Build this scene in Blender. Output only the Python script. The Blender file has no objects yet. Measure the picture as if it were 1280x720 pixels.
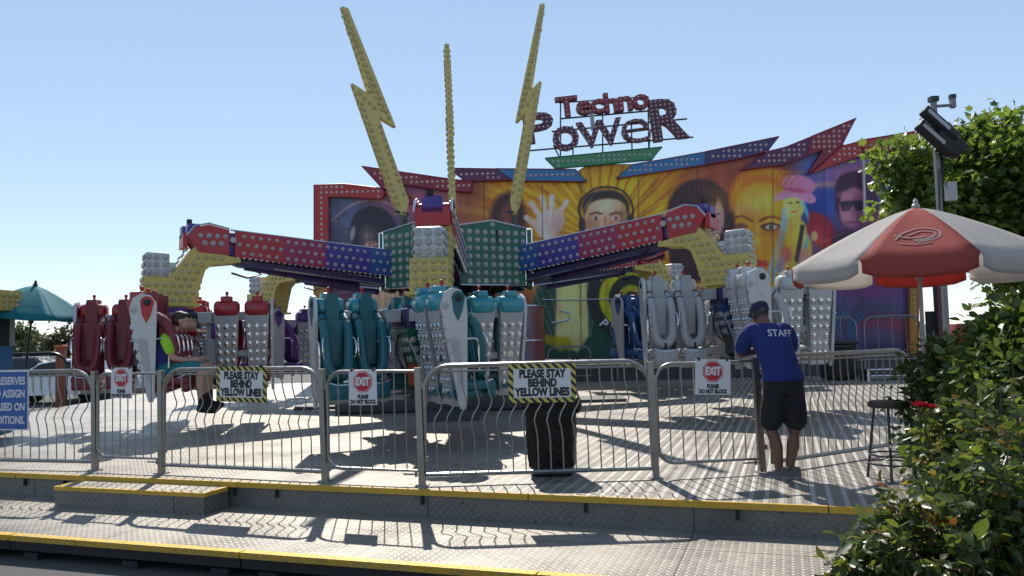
import bpy, bmesh, math, random
import numpy as np
from mathutils import Vector, Matrix
from mathutils.bvhtree import BVHTree
R = math.radians
rnd = random.Random(7)
scene = bpy.context.scene
col = scene.collection

# ------------------------------------------------------------------ camera, sky, sun, exposure
CAMZ = 1.88
F = 1005.0
cam_data = bpy.data.cameras.new('camera')
cam = bpy.data.objects.new('camera', cam_data)
col.objects.link(cam)
cam_data.sensor_width = 36.0
cam_data.lens = 36.0 * F / 1280.0
cam_data.clip_end = 5000.0
CAM_M = Matrix.Translation((0, 0, CAMZ)) @ Matrix.Rotation(R(90 + 3.3), 4, 'X') @ Matrix.Rotation(R(-1.5), 4, 'Z')
cam.matrix_world = CAM_M
scene.camera = cam

SUN_EL, SUN_AZ = 45.0, -9.0
world = bpy.data.worlds.new('World')
scene.world = world
world.use_nodes = True
wn = world.node_tree
sky = wn.nodes.new('ShaderNodeTexSky')
sky.sky_type = 'NISHITA'
sky.sun_disc = False
sky.sun_elevation = R(SUN_EL)
sky.sun_rotation = R(SUN_AZ)
sky.altitude = 0.0
sky.air_density = 0.75
sky.dust_density = 0.0
sky.ozone_density = 2.2
bg = wn.nodes['Background']
gm = wn.nodes.new('ShaderNodeGamma'); gm.inputs['Gamma'].default_value = 0.5
hs = wn.nodes.new('ShaderNodeHueSaturation'); hs.inputs['Saturation'].default_value = 1.2
wn.links.new(sky.outputs['Color'], gm.inputs['Color']); hs.inputs['Value'].default_value = 2.7; wn.links.new(gm.outputs['Color'], hs.inputs['Color']); wn.links.new(hs.outputs['Color'], bg.inputs['Color'])
bg.inputs['Strength'].default_value = 0.112
sun_d = bpy.data.lights.new('sun', 'SUN')
sun_d.energy = 4.5
sun_d.angle = R(0.53)
sun_d.color = (1.0, 0.94, 0.84)
sun = bpy.data.objects.new('sun', sun_d)
col.objects.link(sun)
SUN_DIR = Vector((math.sin(R(SUN_AZ)) * math.cos(R(SUN_EL)), math.cos(R(SUN_AZ)) * math.cos(R(SUN_EL)), math.sin(R(SUN_EL))))
sun.rotation_euler = SUN_DIR.to_track_quat('Z', 'Y').to_euler()
sun.location = SUN_DIR * 60
vs = scene.view_settings
vs.view_transform = 'Standard'
vs.look = 'None'
vs.exposure = 0.3
vs.gamma = 1.0
vs.use_curve_mapping = False

# ------------------------------------------------------------------ measuring helpers (photo pixel -> world point)
def ray(px, py):
    d = Vector(((px - 640.0) / F, -(py - 360.0) / F, -1.0))
    return (CAM_M.to_3x3() @ d)
def on_z(px, py, z):
    d = ray(px, py)
    return Vector((0, 0, CAMZ)) + d * ((z - CAMZ) / d.z)
def on_y(px, py, y):
    d = ray(px, py)
    return Vector((0, 0, CAMZ)) + d * (y / d.y)

# ------------------------------------------------------------------ mesh helpers
def link(o, parent=None):
    col.objects.link(o)
    if parent is not None:
        o.parent = parent
    return o
class MB:
    def __init__(s, M=None):
        s.v = []; s.f = []; s.mi = []; s.M = M or Matrix.Identity(4); s.cur = 0
    def add(s, vs, fs, mi=None, M=None):
        n = len(s.v)
        T = s.M if M is None else s.M @ M
        s.v.extend((T @ Vector(p))[:] for p in vs)
        m = s.cur if mi is None else mi
        for f in fs:
            s.f.append(tuple(i + n for i in f)); s.mi.append(m)
    def box(s, c, d, mi=None, M=None, taper=None):
        x, y, z = d[0] / 2, d[1] / 2, d[2] / 2
        tx, ty = taper if taper else (1, 1)
        vs = [(c[0] + a * x * (tx if e > 0 else 1), c[1] + b * y * (ty if e > 0 else 1), c[2] + e * z) for e in (-1, 1) for a, b in ((-1, -1), (1, -1), (1, 1), (-1, 1))]
        s.add(vs, [(3, 2, 1, 0), (4, 5, 6, 7), (0, 1, 5, 4), (1, 2, 6, 5), (2, 3, 7, 6), (3, 0, 4, 7)], mi, M)
    def rbox(s, c, d, r, mi=None, M=None, seg=3, axis='z'):
        # box with rounded vertical edges and chamfered ends
        hx, hy, hz = d[0] / 2, d[1] / 2, d[2] / 2
        if axis == 'x': hx, hy, hz = hy, hz, hx
        if axis == 'y': hx, hy, hz = hz, hx, hy
        r = min(r, hx * .98, hy * .98, hz * .98)
        rings = []
        for zz, ins in ((-hz, r * .6), (-hz + r * .25, r * .18), (-hz + r * .6, 0), (hz - r * .6, 0), (hz - r * .25, r * .18), (hz, r * .6)):
            ring = []
            for (sx, sy, a0) in ((1, 1, 0), (-1, 1, 90), (-1, -1, 180), (1, -1, 270)):
                for k in range(seg + 1):
                    a = R(a0 + 90 * k / seg)
                    ring.append((sx * (hx - r) + (r - ins) * math.cos(a), sy * (hy - r) + (r - ins) * math.sin(a), zz))
            rings.append(ring)
        n = len(rings[0])
        vs = [p for ring in rings for p in ring]
        if axis == 'x': vs = [(p[2], p[0], p[1]) for p in vs]
        if axis == 'y': vs = [(p[1], p[2], p[0]) for p in vs]
        vs = [(p[0] + c[0], p[1] + c[1], p[2] + c[2]) for p in vs]
        fs = [tuple(range(n))[::-1], tuple(range(n * 5, n * 6))]
        for k in range(5):
            for i in range(n):
                j = (i + 1) % n
                fs.append((k * n + i, k * n + j, (k + 1) * n + j, (k + 1) * n + i))
        s.add(vs, fs, mi, M)
    def tube(s, pts, r, seg=8, mi=None, closed=False, caps=True, M=None, flat=1.0):
        pts = [Vector(p) for p in pts]
        n = len(pts)
        rs = list(r) if isinstance(r, (list, tuple)) else [r] * n
        if len(rs) != n: rs = [rs[0] + (rs[-1] - rs[0]) * i / max(1, n - 1) for i in range(n)]
        vs = []; fs = []
        prev = None
        for i, p in enumerate(pts):
            if closed:
                t = (pts[(i + 1) % n] - pts[i - 1])
            else:
                t = (pts[min(i + 1, n - 1)] - pts[max(i - 1, 0)])
            t.normalize()
            if prev is None:
                a = Vector((0, 0, 1)) if abs(t.z) < .9 else Vector((0, 1, 0))
                u = t.cross(a).normalized()
            else:
                u = (prev - t * prev.dot(t))
                u = u.normalized() if u.length > 1e-6 else t.orthogonal().normalized()
            prev = u
            w = t.cross(u)
            for k in range(seg):
                a = 2 * math.pi * k / seg
                vs.append(p + u * (math.cos(a) * rs[i]) + w * (math.sin(a) * rs[i] * flat))
        m = n if closed else n - 1
        for i in range(m):
            j = (i + 1) % n
            for k in range(seg):
                l = (k + 1) % seg
                fs.append((i * seg + k, i * seg + l, j * seg + l, j * seg + k))
        if caps and not closed:
            fs.append(tuple(range(seg))[::-1]); fs.append(tuple(range((n - 1) * seg, n * seg)))
        s.add(vs, fs, mi, M)
    def lathe(s, prof, c=(0, 0, 0), seg=16, mi=None, M=None, caps=True):
        vs = []; fs = []
        for (r, z) in prof:
            for k in range(seg):
                a = 2 * math.pi * k / seg
                vs.append((c[0] + r * math.cos(a), c[1] + r * math.sin(a), c[2] + z))
        n = len(prof)
        for i in range(n - 1):
            for k in range(seg):
                l = (k + 1) % seg
                fs.append((i * seg + k, i * seg + l, (i + 1) * seg + l, (i + 1) * seg + k))
        if caps:
            fs.append(tuple(range(seg))[::-1]); fs.append(tuple(range((n - 1) * seg, n * seg)))
        s.add(vs, fs, mi, M)
    def sphere(s, c, r, seg=10, rings=6, mi=None, M=None):
        if not isinstance(r, (tuple, list)): r = (r, r, r)
        vs = [(c[0], c[1], c[2] - r[2])]
        for i in range(1, rings):
            a = -math.pi / 2 + math.pi * i / rings
            for k in range(seg):
                b = 2 * math.pi * k / seg
                vs.append((c[0] + r[0] * math.cos(a) * math.cos(b), c[1] + r[1] * math.cos(a) * math.sin(b), c[2] + r[2] * math.sin(a)))
        vs.append((c[0], c[1], c[2] + r[2]))
        fs = [(0, 1 + (k + 1) % seg, 1 + k) for k in range(seg)]
        for i in range(rings - 2):
            for k in range(seg):
                l = (k + 1) % seg
                fs.append((1 + i * seg + k, 1 + i * seg + l, 1 + (i + 1) * seg + l, 1 + (i + 1) * seg + k))
        t = len(vs) - 1; b = 1 + (rings - 2) * seg
        fs += [(t, b + k, b + (k + 1) % seg) for k in range(seg)]
        s.add(vs, fs, mi, M)
    def prism(s, poly, t0, t1, M=None, mi=None, side=None):
        # poly in local XZ, extruded along local Y from t0 to t1 ; poly counter-clockwise seen from -Y
        n = len(poly)
        area = sum(poly[i][0] * poly[(i + 1) % n][1] - poly[(i + 1) % n][0] * poly[i][1] for i in range(n))
        if area < 0: poly = poly[::-1]
        vs = [(p[0], t0, p[1]) for p in poly] + [(p[0], t1, p[1]) for p in poly]
        fs = [tuple(range(n)), tuple(range(n, 2 * n))[::-1]]
        s.add(vs, fs, mi, M)
        s.add(vs, [(i, i + n, (i + 1) % n + n, (i + 1) % n) for i in range(n)], mi if side is None else side, M)
    def bulb(s, p, nrm, r, mi=None, M=None, seg=7, h=.75):
        # a small domed lamp cap on a collar; a few have lost their cap
        if seg < 10:
            q_ = rnd.random()
            if q_ < .03: h = .12
            r = r * rnd.uniform(.9, 1.06)
        nrm = Vector(nrm).normalized()
        q = nrm.to_track_quat('Z', 'Y').to_matrix().to_4x4()
        T = Matrix.Translation(p) @ q
        if M is not None: T = M @ T
        s.lathe([(r * 1.16, -.002), (r * 1.16, r * .12), (r * .93, r * .14), (r * .9, r * .3 * h + r * .1), (r * .72, r * .75 * h + r * .05), (r * .3, r * .95 * h)] if r > .03 else [(r, -.002), (r, r * .3 * h), (r * .8, r * .75 * h), (r * .35, r * h)], seg=seg, mi=mi, M=T)
    def build(s, name, mats, parent=None, smooth=35):
        me = bpy.data.meshes.new(name)
        me.from_pydata(s.v, [], s.f)
        if not isinstance(mats, (list, tuple)): mats = [mats]
        for m in mats: me.materials.append(m)
        me.polygons.foreach_set('material_index', s.mi)
        if smooth:
            me.polygons.foreach_set('use_smooth', [True] * len(me.polygons))
            me.set_sharp_from_angle(angle=R(smooth))
        me.update()
        return link(bpy.data.objects.new(name, me), parent)
def tag(o, label=None, cat=None, group=None, kind=None):
    if label: o['label'] = label
    if cat: o['category'] = cat
    if group: o['group'] = group
    if kind: o['kind'] = kind
    return o
def empty(name, loc=(0, 0, 0), rz=0.0, parent=None, M=None):
    o = bpy.data.objects.new(name, None)
    o.empty_display_size = .2
    link(o, parent)
    if M is not None: o.matrix_world = M
    else:
        o.location = loc; o.rotation_euler = (0, 0, rz)
    return o
def kids(o): return [c for c in bpy.data.objects if c.parent == o]
def copy_tree(o, parent=None):
    ch = kids(o)
    c = o.copy(); col.objects.link(c)
    c.parent = parent
    for k in ch: copy_tree(k, c)
    return c
def inpoly(p, poly):
    x, y = p; c = False; n = len(poly)
    for i in range(n):
        x1, y1 = poly[i]; x2, y2 = poly[i - 1]
        if (y1 > y) != (y2 > y) and x < (x2 - x1) * (y - y1) / (y2 - y1) + x1: c = not c
    return c
def edist(p, poly):
    d = 1e9; n = len(poly); P = Vector(p)
    for i in range(n):
        a = Vector(poly[i - 1]); b = Vector(poly[i]); ab = b - a
        t = max(0, min(1, (P - a).dot(ab) / max(ab.length_squared, 1e-9)))
        d = min(d, (P - a - ab * t).length)
    return d
def spots(poly, step, margin, ang=0.0, stagger=False):
    c, s_ = math.cos(ang), math.sin(ang)
    q = [(x * c + y * s_, -x * s_ + y * c) for x, y in poly]
    x0 = min(p[0] for p in q); x1 = max(p[0] for p in q); y0 = min(p[1] for p in q); y1 = max(p[1] for p in q)
    nx = max(1, int((x1 - x0 - 2 * margin) / step + .5)); ny = max(1, int((y1 - y0 - 2 * margin) / step + .5))
    out = []
    for j in range(ny + 1):
        for i in range(nx + 1):
            x = x0 + margin + (x1 - x0 - 2 * margin) * i / nx + (step / 2 if stagger and j % 2 else 0)
            y = y0 + margin + (y1 - y0 - 2 * margin) * j / ny
            if inpoly((x, y), q) and edist((x, y), q) > margin * .93:
                out.append((x * c - y * s_, x * s_ + y * c))
    return out
def text_mesh(body, size, bold=0.0, spacing=1.0, extrude=.002, line=1.0, align='CENTER', shear=0.0):
    c = bpy.data.curves.new('lettering', 'FONT')
    c.body = body; c.size = size; c.offset = bold; c.space_character = spacing; c.space_line = line
    c.extrude = extrude; c.align_x = align; c.align_y = 'CENTER'; c.resolution_u = 3; c.shear = shear
    o = bpy.data.objects.new('lettering', c)
    col.objects.link(o)
    dg = bpy.context.evaluated_depsgraph_get(); dg.update()
    me = bpy.data.meshes.new_from_object(o.evaluated_get(dg))
    bpy.data.objects.remove(o); bpy.data.curves.remove(c)
    me.materials.clear()
    return me
def text_obj(name, body, size, mat, M, parent=None, **kw):
    me = text_mesh(body, size, **kw)
    me.materials.append(mat)
    o = bpy.data.objects.new(name, me)
    link(o, parent)
    o.matrix_local = M
    return o
def face_me(x=0, y=0, z=0, sx=1.0, sz=1.0):
    # text plane (XY) stood up in XZ, readable from -Y
    return Matrix.Translation((x, y, z)) @ Matrix.Rotation(R(90), 4, 'X') @ Matrix.Diagonal((sx, sz, 1, 1))

# ------------------------------------------------------------------ materials
class NT:
    def __init__(s, name):
        s.m = bpy.data.materials.new(name); s.m.use_nodes = True
        s.t = s.m.node_tree; s.b = s.t.nodes['Principled BSDF']
    def n(s, typ, **kw):
        nd = s.t.nodes.new(typ)
        for k, v in kw.items():
            if k.startswith('i_'):
                key = k[2:]; key = int(key) if key.isdigit() else key
                s.set(nd.inputs[key], v)
            else: setattr(nd, k, v)
        return nd
    def set(s, inp, v):
        if isinstance(v, bpy.types.NodeSocket): s.t.links.new(v, inp)
        else: inp.default_value = v
    def math(s, op, a, b=None, c=None):
        nd = s.n('ShaderNodeMath', operation=op)
        for i, v in enumerate((a, b, c)):
            if v is not None: s.set(nd.inputs[i], v)
        return nd.outputs[0]
    def mix(s, fac, a, b):
        nd = s.n('ShaderNodeMix', data_type='RGBA')
        s.set(nd.inputs[0], fac); s.set(nd.inputs[6], a); s.set(nd.inputs[7], b)
        return nd.outputs[2]
    def coord(s, out='Object'): return s.n('ShaderNodeTexCoord').outputs[out]
    def noise(s, scale, detail=3, vec=None, rough=.5):
        nd = s.n('ShaderNodeTexNoise'); nd.inputs['Scale'].default_value = scale; nd.inputs['Detail'].default_value = detail
        nd.inputs['Roughness'].default_value = rough
        if vec is not None: s.t.links.new(vec, nd.inputs['Vector'])
        return nd.outputs['Fac']
    def ramp(s, fac, stops):
        nd = s.n('ShaderNodeValToRGB'); e = nd.color_ramp.elements
        while len(e) < len(stops): e.new(.5)
        for el, (p, c) in zip(e, stops):
            el.position = p; el.color = c if len(c) == 4 else (*c, 1)
        s.set(nd.inputs[0], fac)
        return nd.outputs[0]
    def maprange(s, v, a, b, c=0, d=1):
        nd = s.n('ShaderNodeMapRange'); s.set(nd.inputs[0], v)
        for i, x in enumerate((a, b, c, d)): nd.inputs[i + 1].default_value = x
        return nd.outputs[0]
    def bump(s, h, strength=.3, dist=.01):
        nd = s.n('ShaderNodeBump'); nd.inputs['Strength'].default_value = strength; nd.inputs['Distance'].default_value = dist
        s.set(nd.inputs['Height'], h); s.set(s.b.inputs['Normal'], nd.outputs[0])
def c4(c): return (*c, 1) if len(c) == 3 else c
MATS = {}
def paint(name, c, rough=.4, metal=0.0, wear=.25, dirt=.35, scale=3.0, coat=0.0):
    if name in MATS: return MATS[name]
    t = NT(name)
    co = t.coord()
    n1 = t.noise(scale, 5, co, .6); n2 = t.noise(scale * 9, 3, co)
    dark = tuple(x * (1 - wear) for x in c); lite = tuple(min(.9, x * (1 + wear * .35) + .008) for x in c)
    base = t.mix(n1, c4(dark), c4(lite))
    grime = t.maprange(n2, .56, .72, 0, dirt)
    base = t.mix(grime, base, c4(tuple(x * .45 + .012 for x in c)))
    t.set(t.b.inputs['Base Color'], base)
    t.set(t.b.inputs['Roughness'], t.maprange(n1, .3, .7, max(.05, rough - .1), rough + .14))
    t.b.inputs['Metallic'].default_value = metal
    t.b.inputs['Coat Weight'].default_value = coat
    t.b.inputs['Coat Roughness'].default_value = .12
    if 'cotton' in name: t.bump(t.math('ADD', t.noise(9, 3, co), t.math('MULTIPLY', t.noise(160, 2, co), .06)), .55, .035)
    else: t.bump(t.noise(scale * 3, 4, co), .05, .004)
    MATS[name] = t.m
    return t.m
red = paint('red paint', (.38, .014, .022), .3, coat=.25)
bright_red = paint('bright red plastic', (.48, .015, .02), .3)
maroon = paint('maroon vinyl', (.20, .012, .028), .42)
teal = paint('dark teal vinyl', (.005, .12, .145), .4)
aqua = paint('aqua gelcoat', (.015, .27, .34), .25, coat=.4)
navy = paint('blue vinyl', (.008, .07, .22), .4)
white = paint('white gelcoat', (.56, .56, .56), .32, coat=.2)
dull_white = paint('pale grey vinyl', (.42, .42, .43), .45)
yellow = paint('yellow painted steel', (.66, .50, .12), .42)
pale_yellow = paint('faded bolt yellow', (.68, .53, .17), .45)
safety_yellow = paint('safety yellow edge paint', (.62, .36, .03), .55, dirt=.5, scale=4)
purple = paint('dark purple paint', (.035, .02, .10), .38)
violet = paint('violet paint', (.11, .03, .22), .35)
arm_blue = paint('arm blue paint', (.016, .085, .30), .36)
arm_indigo = paint('arm indigo paint', (.06, .03, .27), .36)
arm_crimson = paint('arm crimson paint', (.36, .018, .09), .36)
arm_red = paint('arm red paint', (.46, .018, .03), .36)
green = paint('deep green paint', (.012, .13, .085), .38)
bright_green = paint('sign green paint', (.05, .27, .12), .42)
sign_blue = paint('border blue paint', (.03, .19, .44), .45)
sign_purple = paint('border purple paint', (.11, .02, .10), .45)
sign_red = paint('border red paint', (.46, .035, .035), .45)
dark_red = paint('border dark red paint', (.28, .02, .045), .45)
orange = paint('orange paint', (.50, .12, .02), .5)
black = paint('black plastic', (.012, .012, .014), .35)
matte_black = paint('matte black', (.014, .014, .016), .7)
dark_grey = paint('dark grey steel', (.06, .06, .065), .5)
grey = paint('grey steel', (.22, .22, .23), .45)
rust_brown = paint('weathered wood', (.16, .10, .065), .7)
chrome = paint('bright chrome', (.72, .72, .74), .16, metal=1.0, wear=.15, dirt=.15)
steel = paint('galvanised fence steel', (.33, .315, .295), .36, metal=.9, wear=.35, scale=6)
concrete_grey = paint('grey riser steel', (.30, .29, .28), .5, metal=.3)
glass_dark = paint('dark window glass', (.015, .018, .022), .08, wear=.1, dirt=0)
sign_white = paint('white sign plastic', (.66, .66, .68), .4, wear=.08, dirt=.1)
sign_black = paint('black sign ink', (.01, .01, .012), .5, wear=.1, dirt=0)
sign_red_ink = paint('red sign ink', (.50, .012, .03), .45, wear=.12, dirt=0)
sign_blue_ink = paint('blue sign plastic', (.02, .10, .36), .42, wear=.12)
bulb_clear = paint('clear lamp caps', (.40, .40, .40), .14, wear=.25, dirt=.2, scale=5)
bulb_amber = paint('amber lamp caps', (.50, .42, .17), .2, wear=.35, dirt=.3, scale=5)
bulb_rose = paint('rose lamp caps', (.62, .42, .44), .2, wear=.3, dirt=.2, scale=2)
skin_a = paint('tanned skin', (.15, .07, .042), .5, wear=.12, dirt=.05)
skin_b = paint('fair skin', (.50, .28, .20), .5, wear=.1, dirt=.05)
hair_brown = paint('dark brown hair', (.03, .018, .012), .6)
hair_black = paint('black hair', (.012, .010, .010), .55)
cloth_blue = paint('royal blue cotton', (.006, .02, .145), .85, wear=.2, scale=8)
cloth_black = paint('black cotton', (.010, .010, .012), .9, scale=8)
cloth_navy = paint('navy cap cotton', (.012, .018, .06), .85)
cloth_lime = paint('lime green cotton', (.33, .62, .03), .8, wear=.15, dirt=.1)
cloth_royal = paint('blue vest cotton', (.02, .03, .2), .8)
cloth_teal = paint('teal cotton', (.01, .18, .2), .85)
cloth_khaki = paint('khaki cotton', (.20, .14, .10), .85)
cloth_grey = paint('grey cotton', (.12, .12, .13), .85)
shoe_grey = paint('grey canvas', (.13, .12, .12), .8)
# ------------------------------------------------------------------ setting: ground, decks
def deck_mat(name, c, lug=.045, glint_stripe=0.0, yellow_mix=None):
    t = NT(name)
    co = t.n('ShaderNodeTexCoord').outputs['Object']
    sp = t.n('ShaderNodeSeparateXYZ'); t.set(sp.inputs[0], co)
    geo = t.n('ShaderNodeNewGeometry')
    x, y, z = sp.outputs
    # diamond tread: alternating lugs at +-45 degrees
    yz = t.math('ADD', y, z)
    u = t.math('MULTIPLY', t.math('ADD', x, yz), 1 / lug / 1.414); v = t.math('MULTIPLY', t.math('SUBTRACT', x, yz), 1 / lug / 1.414)
    fu = t.math('SUBTRACT', t.math('FRACT', u), .5); fv = t.math('SUBTRACT', t.math('FRACT', v), .5)
    par = t.math('MODULO', t.math('ABSOLUTE', t.math('ADD', t.math('FLOOR', u), t.math('FLOOR', v))), 2.0)
    inv = t.math('SUBTRACT', 1.0, par)
    a = t.math('ADD', t.math('MULTIPLY', fu, par), t.math('MULTIPLY', fv, inv))
    b = t.math('ADD', t.math('MULTIPLY', fv, par), t.math('MULTIPLY', fu, inv))
    d = t.math('ADD', t.math('POWER', t.math('MULTIPLY', a, 2.1), 2.0), t.math('POWER', t.math('MULTIPLY', b, 6.0), 2.0))
    h = t.maprange(d, .15, 1.0, 1, 0)
    n1 = t.noise(1.3, 5, co, .62); n2 = t.noise(14, 4, co, .6); n3 = t.noise(.35, 2, co)
    base = t.mix(n1, c4(tuple(k * .68 for k in c)), c4(tuple(min(.8, k * 1.25) for k in c)))
    base = t.mix(t.maprange(n2, .5, .75, 0, .5), base, c4(tuple(k * .42 for k in c)))
    base = t.mix(t.maprange(h, 0, 1, 0, .42), base, c4(tuple(min(.85, k * 1.5 + .03) for k in c)))
    if glint_stripe:  # sun glints along the lug rows painted into the colour, darker gaps between
        s = t.math('FRACT', t.math('MULTIPLY', x, 1 / .125))
        s = t.math('GREATER_THAN', t.math('ABSOLUTE', t.math('SUBTRACT', s, .5)), .35)
        m = t.math('MULTIPLY', s, t.maprange(x, -1.5, 1.5, .12, glint_stripe))
        base = t.mix(m, base, c4((.62, .60, .56)))
        base = t.mix(t.math('MULTIPLY', t.math('SUBTRACT', 1.0, s), t.maprange(x, -1.0, 1.5, 0, .5)), base, c4(tuple(k * .55 for k in c)))
    # scuffs, spills and trodden paths
    st_ = t.noise(.9, 6, co, .7); base = t.mix(t.maprange(st_, .52, .70, 0, .55), base, c4(tuple(k * .48 for k in c)))
    sp2 = t.n('ShaderNodeTexVoronoi'); sp2.inputs['Scale'].default_value = 4.2; t.set(sp2.inputs['Vector'], co)
    base = t.mix(t.maprange(sp2.outputs['Distance'], .05, .085, .75, 0), base, (.045, .042, .04, 1))
    # plate seams
    for (val, per, w) in ((x, 2.44, .006), (y, 1.52, .008)):
        s = t.math('LESS_THAN', t.math('FRACT', t.math('ADD', t.math('DIVIDE', val, per), .37)), w / per * 2)
        base = t.mix(t.math('MULTIPLY', s, .8), base, (.03, .03, .03, 1))
    if yellow_mix:
        base = t.mix(t.maprange(n2, .42, .62, 1, .25), base, c4(yellow_mix))
    t.set(t.b.inputs['Base Color'], base)
    t.set(t.b.inputs['Roughness'], t.maprange(n1, .3, .7, .32, .56))
    t.b.inputs['Metallic'].default_value = .3
    t.bump(h, .55, .004)
    return t.m
deck_m = deck_mat('glint striped deck plate', (.275, .245, .208), .042, .56)  # no real ribs: the bands are glints put into the base colour
step_m = deck_mat('pale tread plate', (.275, .247, .212), .045)
riser_m = deck_mat('dull riser plate', (.17, .16, .148), .055)
edge_m = deck_mat('yellow tread edging', (.42, .30, .10), .035, 0, (.56, .33, .03))

t = NT('asphalt'); co = t.coord()
n1 = t.noise(.4, 4, co); n2 = t.noise(60, 3, co); n3 = t.noise(5, 4, co)
a_ = t.mix(n1, (.035, .035, .037, 1), (.07, .068, .066, 1))
a_ = t.mix(t.maprange(n2, .45, .7, 0, .7), a_, (.13, .125, .12, 1))
t.set(t.b.inputs['Base Color'], a_); t.b.inputs['Roughness'].default_value = .85
t.bump(n2, .6, .01)
asphalt = t.m
b = MB(); b.add([(-900, -60, 0), (900, -60, 0), (900, 2500, 0), (-900, 2500, 0)], [(0, 1, 2, 3)])
g = b.build('ground', asphalt, smooth=0); tag(g, kind='structure')

DA = R(-18.8)
DECK = Matrix.Translation((0, 7.30, 0)) @ Matrix.Rotation(DA, 4, 'Z')
DINV = DECK.inverted()
def dl(x, y):
    p = DINV @ Vector((x, y, 0)); return (p.x, p.y)
ZU, ZL = .45, .20
def poly_prism(poly, z0, z1, name, mats, M=DECK, side=0):
    bb = MB(); n = len(poly)
    vs = [(p[0], p[1], z1) for p in poly] + [(p[0], p[1], z0) for p in poly]
    bb.add(vs, [tuple(range(n))], 0)
    bb.add(vs, [(i + n, (i + 1) % n + n, (i + 1) % n, i) for i in range(n)], side)
    o = bb.build(name, mats, smooth=0); o.matrix_world = M
    return o
UL = dl(-10.7, 7.30 + 10.7 * math.tan(-DA)); UR = (4.6, 0.0)
up = [(UL[0], .035), (UR[0], .035), dl(7.2, 9.0), dl(14.5, 26.9), dl(-10.7, 26.9)]
deck = poly_prism(up, 0.0, ZU, 'ride_deck', [deck_m, riser_m], side=1); tag(deck, kind='structure')
# nosing of the upper deck, cut in lengths
bb = MB(DECK)
cuts = [UL[0], -6.02, -3.0, .1, 2.6, UR[0]]
for i in range(len(cuts) - 1):
    bb.box(((cuts[i] + cuts[i + 1]) / 2, .016, ZU - .022), (cuts[i + 1] - cuts[i] - .012, .036, .054))
o = bb.build('deck_edge', safety_yellow, smooth=0); tag(o, kind='structure')
# brackets hanging under the nosing
lo = [(UL[0] - 2.0, -1.47 + .09), (UR[0] + .9, -1.47 + .09), (UR[0] + .9, .033), (UL[0] - 2.0, .033)]
low = poly_prism(lo, .06, ZL, 'lower_platform', [step_m, matte_black], side=1); tag(low, kind='structure')
bb = MB(DECK)
cuts = [UL[0] - 2.0, -7.3, -4.32, -1.85, .62, 3.1, UR[0] + .9]
for i in range(len(cuts) - 1):
    xm = (cuts[i] + cuts[i + 1]) / 2; L = cuts[i + 1] - cuts[i] - .014
    bb.box((xm, -1.47 + .044, ZL - .018), (L, .088, .048))
o = bb.build('lower_platform_edge', edge_m, smooth=0); tag(o, kind='structure')
bb = MB(DECK)
for i in range(len(cuts) - 1):
    xm = (cuts[i] + cuts[i + 1]) / 2; L = cuts[i + 1] - cuts[i] - .014
    bb.box((xm, -1.44, ZL - .085), (L, .02, .08))
    for k in (-.4, .05, .42):
        bb.box((xm + k * L, -1.36, .03), (.16, .2, .06))
o = bb.build('lower_platform_frame', matte_black, smooth=0); tag(o, kind='structure')
# step box
sp0 = DINV @ on_z(65, 634, ZL); sp1 = DINV @ on_z(258, 643, ZL)
SX0, SX1, SY0 = sp0.x, sp1.x, (sp0.y + sp1.y) / 2
st = empty('step_box', M=DECK @ Matrix.Translation((SX0, SY0, ZL)))
tag(st, 'low grey tread plate step with yellow edging in front of the left gate', 'step')
W, D, H = SX1 - SX0, -.012 - SY0, .205
bb = MB(); bb.box((W / 2, D / 2, H / 2 - .01), (W, D, H - .02)); bb.build('box', riser_m, st, 0)
bb = MB(); bb.box((W / 2, D / 2 + .02, H - .008), (W - .09, D - .05, .02)); bb.build('tread', step_m, st, 0)
bb = MB()
bb.box((W / 2, .012, H - .014), (W + .012, .045, .04)); bb.box((.016, D / 2 + .012, H - .014), (.045, D - .05, .04)); bb.box((W - .016, D / 2 + .012, H - .014), (.045, D - .05, .04))
bb.build('edging', safety_yellow, st, 0)
# latches on the riser
latch = None
for u in (-5.9, -5.32, -3.05, -2.55, -.95, .62, 1.9, 3.0):
    if latch is None:
        bb = MB(); bb.box((0, -.012, 0), (.03, .02, .075)); bb.box((.006, -.026, .01), (.016, .014, .05)); latch = bb.build('latch', matte_black, deck, 0); o = latch
    else: o = latch.copy(); link(o, deck)
    o.location = (u, .033, ZU - .1)

# distant land beyond the car park
bb = MB(); xs = np.linspace(-420, 80, 90); vs = []; 
for i, x in enumerate(xs):
    hgt = 5 + 3.0 * math.sin(x * .021) + 1.6 * math.sin(x * .09 + 1) + rnd.uniform(-.5, .5)
    vs += [(x, 420, -1), (x, 424, hgt), (x, 470, hgt * .9 + 1)]
bb.add(vs, [(3 * i + k, 3 * i + 3 + k, 3 * i + 4 + k, 3 * i + 1 + k) for i in range(len(xs) - 1) for k in (0, 1)])
t = NT('far wooded shore'); co = t.coord(); t.set(t.b.inputs['Base Color'], t.mix(t.noise(.2, 5, co), (.05, .065, .07, 1), (.10, .12, .125, 1))); t.b.inputs['Roughness'].default_value = .95
o = bb.build('far_hills', t.m, smooth=0); tag(o, kind='structure')

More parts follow.
